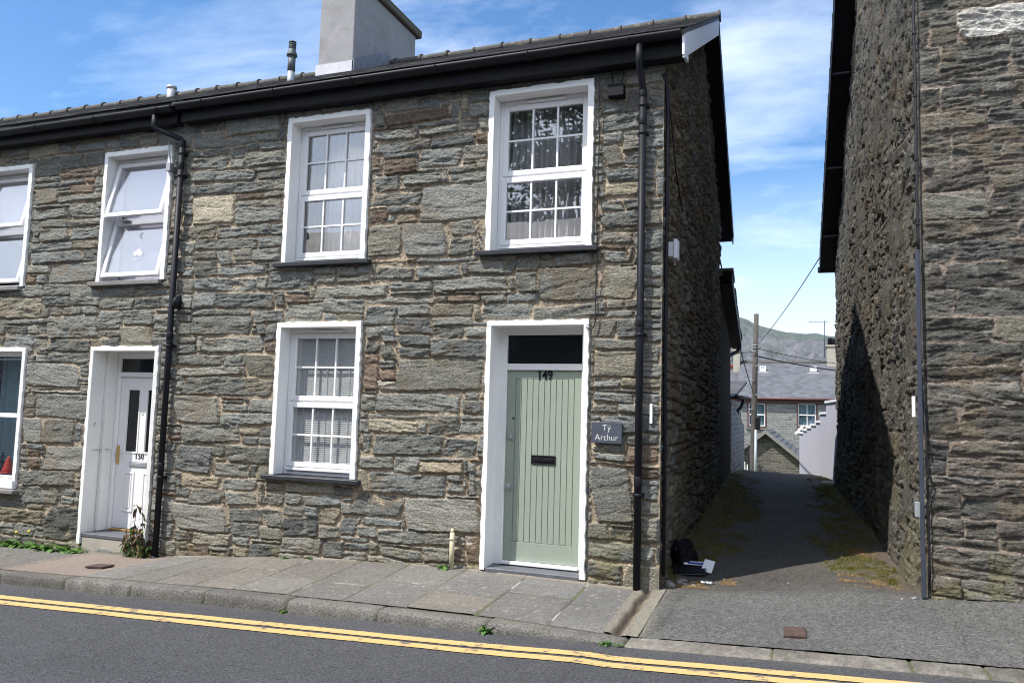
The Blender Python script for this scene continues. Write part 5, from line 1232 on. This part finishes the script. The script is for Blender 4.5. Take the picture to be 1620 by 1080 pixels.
bl = [((-9.3+rng.uniform(-3.4, 3.4), -21+rng.uniform(-2.4, 2.4), 11.7+rng.uniform(-2.8, 3.2)), (1.3, 1.3, 1.0)) for _ in range(30)]
tree('tall leafy tree across the street, mirrored in the window above the green door', (-8.4, -21, -1), 15, bl, 9500, .15, 2)

# ------------------------------------------------------------------ plants at the wall foot
def leaf(m, base, d, length, width, droop, rng, seg=4, jag=.25):
    d = Vector(d).normalized(); side = d.cross(Vector((0, 0, 1))).normalized(); p = Vector(base); up = d.copy(); L = []
    for i in range(seg+1):
        t = i/seg; w = width*math.sin(PI*(.08+.86*t))*(1+(jag if i % 2 else -jag)*rng.uniform(.4, 1)); L.append((p-side*w+Vector((0, 0, w*.3)), p.copy(), p+side*w+Vector((0, 0, w*.3))))
        up = (up+Vector((0, 0, -droop/seg))).normalized(); p = p+up*(length/seg)
    vs = [q for r in L for q in r]; fs = []
    for i in range(seg):
        b = i*3; fs += [(b, b+1, b+4, b+3), (b+1, b+2, b+5, b+4)]
    m.add(vs, fs)
def rosette(base, n, size, seed, label, group=None, name='dandelion_clump', cat='weed', flower=0, mat='leaf', spread=.10):
    rng = random.Random(seed); b = Vector(base); t = thing(name, label, cat, base, group); m = MB(); m.smooth = True
    for k in range(n):
        a = rng.uniform(0, 2*PI); o = Vector((rng.uniform(-spread, spread), -abs(rng.uniform(0, spread*.6)), 0))
        leaf(m, b+o, (math.cos(a), -abs(math.sin(a))*.8+.15, rng.uniform(.3, 1.5)), size*rng.uniform(.5, 1.15), size*.19*rng.uniform(.7, 1.3), rng.uniform(.8, 2.0), rng)
    m.build('leaves', MT[mat], t, fixn=False)
    if flower:
        m = MB()
        for k in range(flower):
            o = b+Vector((rng.uniform(-spread, spread), -.05, 0)); hgt = rng.uniform(.14, .2); m.cur = 0; m.tube([o, o+Vector((.01, -.01, hgt))], .003, 5); m.cur = 1
            m.tube([o+Vector((.01, -.012, hgt)), o+Vector((.01, -.02, hgt+.012)), o+Vector((.01, -.024, hgt+.018))], [.006, .019, .012], 9)
        m.build('flower', [MT['leaf'], MT['yellow']], t)
    return t
def px(x, y=-.06): return (x, y, float(pavz(np.array(x), np.array(y))))
G1 = 'dandelion clumps along the wall foot'
for k, (x, s, n, f, lb) in enumerate(((-9.95, .20, 26, 0, 'leafy dandelion clump below the far left window'), (-9.62, .20, 30, 0, 'leafy dandelion clump under the corner of the far left window sill'), (-9.28, .19, 28, 0, 'broad dandelion clump just right of the far left window'),
        (-8.98, .17, 26, 2, 'dandelion clump with two yellow flowers left of the white door'), (-8.68, .16, 26, 0, 'low dandelion clump on the dark block left of the white door'), (-8.38, .17, 26, 0, 'dandelion clump against the left edge of the white doorway'), (-8.12, .14, 22, 0, 'small dandelion clump in front of the white doorway step'))):
    rosette(px(x), n, s, 60+k, lb, G1, flower=f, spread=.17)
rosette((-3.34, -.05, .02), 12, .10, 81, 'small green weed beside the cream waste pipe', name='wall_weed', spread=.03)
rosette(px(-5.22, -.03), 9, .07, 82, 'tiny green weed at the wall foot under the blind window', name='wall_weed', spread=.03)
rosette(px(-4.92, -.03), 7, .05, 83, 'tiniest green weed at the wall foot, left of the waste pipe', name='wall_weed', spread=.03)
rosette((-2.33, -1.42, -.13), 12, .085, 84, 'green weed growing from the kerb joint below the green door', name='kerb_weed', spread=.025)
rosette((-4.20, -1.43, -.2), 10, .07, 85, 'green weed growing from a kerb joint further along the street', name='kerb_weed', spread=.02)
rosette((-1.35, -1.43, -.105), 16, .06, 86, 'low green weed at the street end of the drain channel', name='kerb_weed', spread=.08)
# withered dock by the downpipe
rng = random.Random(14); DW = thing('withered_dock', 'tall withered brown weed between the white doorway and the black downpipe', 'weed', (-7.2, -.1, -.24)); m = MB(); lm = MB(); gm = MB(); lm.smooth = gm.smooth = True
for k in range(15):
    b = Vector((-7.22+rng.uniform(-.16, .12), -.08+rng.uniform(-.06, .04), -.25)); h = rng.uniform(.18, .40) if k < 13 else rng.uniform(.55, .68); lean = Vector((rng.uniform(-.10, .14), rng.uniform(-.10, .03), h)); pts = [b, b+lean*.5+Vector((rng.uniform(-.03, .03), 0, 0)), b+lean]
    m.tube(pts, [.006, .005, .0025], 5)
    for q in range(16):
        t = rng.uniform(.12, 1); p = b+lean*t; a = rng.uniform(0, 2*PI); green = rng.random() < .45 and t < .8
        leaf(gm if green else lm, p, (math.cos(a), math.sin(a)*.7-.1, rng.uniform(-.9, .5)), rng.uniform(.05, .12), rng.uniform(.010, .022), rng.uniform(.6, 2.2), rng, 3)
m.build('stem', MT['deadleaf'], DW, fixn=False); lm.build('withered_leaves', MT['deadleaf'], DW, fixn=False); gm.build('green_leaves', MT['leaf'], DW, fixn=False)
# moss along the alley edges
rng = np.random.RandomState(6); n = 150000; V = .15+rng.rand(n)**1.6*11; U = xl(V)+rng.rand(n)*(xr(V)-xl(V)); keep = (moss_mask(U, V)*(1-sstep(.54, .64, fbm(U*13, V*11, 3, 78))) > .45) & (rng.rand(n) < .85)
U = U[keep][:42000]; V = V[keep][:42000]; Z = alleyz(U, V)+moss_mask(U, V)*.02+.008
Zf = fbm(U*7, V*7, 4, 73); Z = alleyz(U, V)+.012+.022*Zf+(fbm(U*1.2, V*1.2, 3, 77)-.5)*.03*sstep(.1, .6, V)
def tufts(name, U, V, Z, mat, label, s0, cat):
    n = len(U); rs = np.random.RandomState(3); a = rs.rand(n)*2*PI; s = s0*(.5+rs.rand(n))*(1+V*.08); hx = np.cos(a)*s*.5; hy = np.sin(a)*s*.5; lx = (rs.rand(n)-.5)*s; ly = (rs.rand(n)-.5)*s
    P = np.zeros((n, 3, 3)); P[:, 0] = np.stack([U-hx, V-hy, Z-.006], -1); P[:, 1] = np.stack([U+hx, V+hy, Z-.006], -1); P[:, 2] = np.stack([U+lx, V+ly, Z+s*1.0], -1)
    me = bpy.data.meshes.new(name); me.vertices.add(n*3); me.vertices.foreach_set('co', P.astype(np.float32).ravel()); me.loops.add(n*3); me.loops.foreach_set('vertex_index', np.arange(n*3, dtype=np.int32)); me.polygons.add(n); me.polygons.foreach_set('loop_start', np.arange(0, n*3, 3, dtype=np.int32)); me.update(calc_edges=True); me.materials.append(mat)
    tag(link(name, me), label, cat, kind='stuff')
tufts('moss', U, V, Z, MT['moss'], 'olive green moss along both edges of the alley path', .0075, 'moss')
rng = np.random.RandomState(7); n = 16000; a = rng.rand(n); U = np.where(a < .5, -1.16+rng.rand(n)*.55, .25+rng.rand(n)*.5); V = np.where(a < .5, .16+rng.rand(n)*.42*(.3+1.2*np.clip(U+1.2, 0, 1)), .22+rng.rand(n)*.75)
k = (fbm(U*6, V*8, 3, 111)+(rng.rand(n)-.5)*.16 > .50) & ((a >= .5) | (V < .2+.9*(U+1.2))) & (rng.rand(n) < .8); U, V = U[k], V[k]
tufts('dry_moss', U, V, alleyz(U, V)+.012+(fbm(U*1.2, V*1.2, 3, 77)-.5)*.03*sstep(.1, .6, V), MT['drymoss'], 'dry orange moss at the sunny front of the alley path', .0055, 'moss')

# ------------------------------------------------------------------ litter at the corner of the end house
def az(x, y): return float(alleyz(np.array(x), np.array(y)))
m = MB(); rng = random.Random(5)
bm = bmesh.new(); bmesh.ops.create_icosphere(bm, subdivisions=4, radius=1)
for v in bm.verts:
    c = v.co; n = float(fbm(c.x*2+5, c.y*2+c.z*3, 4, 9)); v.co = Vector((c.x*.13*(.7+.6*n), c.y*.20*(.7+.6*n), max(-.02, c.z*.20*(.55+.9*n)+.10)))
me = bpy.data.meshes.new('rubbish_bag'); bm.to_mesh(me); bm.free(); me.materials.append(MT['bag'])
for p in me.polygons: p.use_smooth = True
tag(link('rubbish_bag', me, None, (-1.17, .98, az(-1.17, .98))), 'slumped black rubbish bag against the gable wall in the alley', 'bag')
F = Vector((-1.075, .70, az(-1.075, .70)+.025)); a1 = Vector((1, .18, .06)).normalized(); a2 = Vector((-.18, 1, .10)).normalized(); a3 = a1.cross(a2)
m = MB(); m.obox(F+a3*.03, a1, a2, a3, .155, .13, .006); m.obox(F+a3*.012, a1, a2, a3, .152, .127, .0055); m.cur = 1; m.obox(F+a3*.0215, a1, a2, a3, .146, .122, .0035)
m.cur = 2; m.obox(F+a3*.0372+a1*.146, a1, a2, a3, .006, .128, .001)
tag(m.build('folder', [MT['blackwood'], MT['paper'], MT['chrome']], None, F), 'black hard cover folder lying on the ground in front of the bag', 'folder')
m = MB(); c = F+a1*.175+a2*.05+Vector((0, 0, .045)); b1 = Vector((1, .05, -.18)).normalized(); b2 = Vector((.1, .9, .45)).normalized(); m.obox(c, b1, b2, b1.cross(b2), .05, .095, .0012); c2 = F+a1*.06+a2*.11+Vector((0, 0, .055)); b1 = Vector((1, .35, -.04)).normalized(); b2 = Vector((-.3, .9, .4)).normalized(); m.obox(c2, b1, b2, b1.cross(b2), .12, .03, .0012)
m.cur = 1; m.obox(c2+b1.cross(b2)*.003-b2*.004, b1, b2, b1.cross(b2), .08, .018, .001); tag(m.build('leaflet', [MT['paper'], MT['bluepaper']], None, c), 'white and blue paper leaflet sticking out behind the black folder', 'leaflet')
m = MB(); rng = random.Random(8); c = Vector((-.875, .335, az(-.87, .33)+.018)); pts = [c+Vector((-.055+.011*i, .004*math.sin(i*1.7), .003*math.sin(i*2.3))) for i in range(11)]; m.tube(pts, [.020, .027, .026, .022, .027, .024, .028, .023, .027, .026, .019], 9)
o = m.build('crushed_can', MT['can'], None, c); o.scale = (1, 1, .7); tag(o, 'crushed silver drink can at the edge of the alley asphalt', 'can')
def rock(x, y, r, seed, lb, g='loose stones by the alley corner'):
    bm = bmesh.new(); bmesh.ops.create_icosphere(bm, subdivisions=2, radius=1); rg = random.Random(seed); sx, sy, sz = rg.uniform(.7, 1.3), rg.uniform(.7, 1.2), rg.uniform(.5, .8)
    for v in bm.verts: n = float(fbm(v.co.x*1.5+seed, v.co.y*1.5+v.co.z, 3, seed)); v.co = Vector((v.co.x*sx, v.co.y*sy, v.co.z*sz))*r*(.6+.8*n)
    me = bpy.data.meshes.new('loose_stone'); bm.to_mesh(me); bm.free(); me.materials.append(MT['rock']); z = az(x, y) if y > 0 else float(pavz(np.array(x), np.array(y)))
    tag(link('loose_stone', me, None, (x, y, z+r*.25)), lb, 'stone', g)
for k, (x, y, r, lb) in enumerate(((-1.19, .18, .055, 'largest loose stone beside the foot of the black downpipe'), (-1.12, .30, .045, 'grey loose stone behind the largest one by the downpipe'), (-1.06, .26, .035, 'loose stone between the downpipe and the dry moss'), (-1.00, .33, .03, 'small pale loose stone in front of the black folder'),
        (-1.10, .42, .035, 'dark loose stone between the conduit and the black folder'), (-.98, .24, .022, 'tiny loose stone at the edge of the dry moss'), (.79, -.03, .022, 'white loose stone at the foot of the grey corner conduit'), (.70, -.06, .018, 'second white pebble near the foot of the grey corner conduit'),
        (-.17, .42, .010, 'white pebble alone in the middle of the alley path'), (.62, .9, .02, 'pale pebble on the moss at the right of the alley path'))): rock(x, y, r, 120+k, lb)
def cover(x, y, w, d, mat, lb, rot):
    z = float(pavz(np.array(x), np.array(y)))+.013; m = MB(); m.ring(-w, w, -d, d, 0, .006, .012); m.box(-w+.014, w-.014, -d+.014, d-.014, -.004, .003); m.box(-w*.5, w*.5, -d*.45, d*.45, .003, .006)
    c, s = math.cos(rot), math.sin(rot); sx = float(pavz(np.array(x+.1), np.array(y))-pavz(np.array(x-.1), np.array(y)))/.2; sy = float(pavz(np.array(x), np.array(y+.1))-pavz(np.array(x), np.array(y-.1)))/.2
    m.v = [(x+a*c-b*s, y+a*s+b*c, z+e+(a*c-b*s)*sx+(a*s+b*c)*sy) for a, b, e in m.v]; tag(m.build('access_cover', mat, None, (x, y, z)), lb, 'drain cover')
cover(-.095, -.925, .078, .095, MT['rust'], 'rusty iron water access cover in the alley apron', .03)
cover(-6.99, -.80, .12, .085, MT['rust'], 'rusty iron access cover in the paving outside the white door', .02)

# ------------------------------------------------------------------ light, sky, camera
SUN = Vector((-.96, -1., 2.02)).normalized()
sc = bpy.context.scene
w = bpy.data.worlds.new('World'); sc.world = w; w.use_nodes = True; t = w.node_tree; t.nodes.clear()
out = t.nodes.new('ShaderNodeOutputWorld'); bg = t.nodes.new('ShaderNodeBackground'); t.links.new(bg.outputs[0], out.inputs[0])
sky = t.nodes.new('ShaderNodeTexSky'); sky.sky_type = 'NISHITA'; sky.sun_disc = False; sky.sun_elevation = math.asin(SUN.z); sky.sun_rotation = math.atan2(SUN.x, SUN.y) % (2*PI)
sky.altitude = 200; sky.air_density = 1.0; sky.dust_density = .2; sky.ozone_density = 3.0
tc = t.nodes.new('ShaderNodeTexCoord'); sp = t.nodes.new('ShaderNodeSeparateXYZ'); t.links.new(tc.outputs['Generated'], sp.inputs[0])
def math_(op, a, b):
    n = t.nodes.new('ShaderNodeMath'); n.operation = op
    for s, v in zip(n.inputs, (a, b)):
        if isinstance(v, (int, float)): s.default_value = v
        else: t.links.new(v, s)
    return n.outputs[0]
den = math_('ADD', math_('MAXIMUM', sp.outputs[2], 0.), .12); cb = t.nodes.new('ShaderNodeCombineXYZ'); t.links.new(math_('DIVIDE', sp.outputs[0], den), cb.inputs[0]); t.links.new(math_('DIVIDE', sp.outputs[1], den), cb.inputs[1])
mp = t.nodes.new('ShaderNodeMapping'); mp.inputs['Rotation'].default_value = (0, 0, .55); mp.inputs['Scale'].default_value = (.75, 1.5, 1); mp.inputs['Location'].default_value = (3.3, 1.2, 0); t.links.new(cb.outputs[0], mp.inputs[0])
n1 = noise(t, .9, 7, .62, mp.outputs[0]); n1.inputs['Distortion'].default_value = .5; n2 = noise(t, .35, 3, .5, mp.outputs[0])
cl = math_('MULTIPLY', ramp(t, n1.outputs[0], [(.50, 0.), (.80, 1.)]), ramp(t, n2.outputs[0], [(.38, .0), (.62, 1.)]))
hz = ramp(t, sp.outputs[2], [(.0, .92), (.12, .45), (.30, 0.)]); added_bank = math_('MULTIPLY', ramp(t, math_('MULTIPLY', sp.outputs[1], -1.), [(.05, 0.), (.45, .62)]), ramp(t, n2.outputs[0], [(.30, .35), (.55, 1.)])); clt = math_('MINIMUM', math_('ADD', math_('ADD', cl, added_bank), math_('MULTIPLY', hz, .75)), 1.)  # unseen cloud bank added behind the camera to whiten the pane reflections
bw = t.nodes.new('ShaderNodeMix'); bw.data_type = 'RGBA'; t.links.new(clt, bw.inputs[0]); hs = t.nodes.new('ShaderNodeHueSaturation'); hs.inputs['Saturation'].default_value = 1.22; t.links.new(sky.outputs[0], hs.inputs['Color']); t.links.new(hs.outputs[0], bw.inputs[6]); bw.inputs[7].default_value = (9.0, 9.6, 10.6, 1)
t.links.new(bw.outputs[2], bg.inputs[0]); bg.inputs[1].default_value = .135
sl = bpy.data.lights.new('sun', 'SUN'); sl.energy = 4.2; sl.angle = math.radians(.53); sl.color = (1., .955, .89)
so = bpy.data.objects.new('sun', sl); C.objects.link(so); so.rotation_euler = SUN.to_track_quat('Z', 'Y').to_euler(); so.location = (0, -8, 20)

# air between here and the hills
vm = bpy.data.materials.new('pale_air'); vm.use_nodes = True; vt = vm.node_tree; vt.nodes.clear()
vo = vt.nodes.new('ShaderNodeOutputMaterial'); vp = vt.nodes.new('ShaderNodeVolumePrincipled'); vp.inputs['Color'].default_value = (.80, .88, 1., 1); vp.inputs['Density'].default_value = .00011; vp.inputs['Anisotropy'].default_value = .2
vt.links.new(vp.outputs[0], vo.inputs['Volume'])
m = MB(); m.box(-3100, 3100, -3100, 2700, -30, 230); tag(m.build('haze', vm, None, (0, 0, 0)), 'thin blue haze that pales the distant mountain', 'haze', kind='stuff')

cam = bpy.data.cameras.new('camera'); cam.sensor_width = 36; cam.lens = 36*1241/1620; cam.clip_end = 12000; cam.clip_start = .05
co = bpy.data.objects.new('camera', cam); C.objects.link(co); sc.camera = co
pa, pb, pc = -.0897781002, .361232259, .0277503442
Rz = Matrix(((math.cos(pc), -math.sin(pc), 0), (math.sin(pc), math.cos(pc), 0), (0, 0, 1))); Rx = Matrix(((1, 0, 0), (0, math.cos(pa), -math.sin(pa)), (0, math.sin(pa), math.cos(pa)))); Ry = Matrix(((math.cos(pb), 0, math.sin(pb)), (0, 1, 0), (-math.sin(pb), 0, math.cos(pb))))
R = Rz @ Rx @ Ry
def wv(r): return Vector((r[0], r[2], -r[1]))
cx, cy, cz = wv(R[0]), -wv(R[1]), -wv(R[2])
co.matrix_world = Matrix(((cx.x, cy.x, cz.x, 0), (cx.y, cy.y, cz.y, -7.2), (cx.z, cy.z, cz.z, 1.55), (0, 0, 0, 1)))
sc.view_settings.view_transform = 'Standard'; sc.view_settings.look = 'None'; sc.view_settings.exposure = .62; sc.view_settings.gamma = 1
sc.render.engine = 'CYCLES'; sc.cycles.filter_width = 1.05; sc.cycles.max_bounces = 6; sc.cycles.transparent_max_bounces = 12; sc.cycles.use_denoising = True; sc.cycles.caustics_reflective = False; sc.cycles.caustics_refractive = False
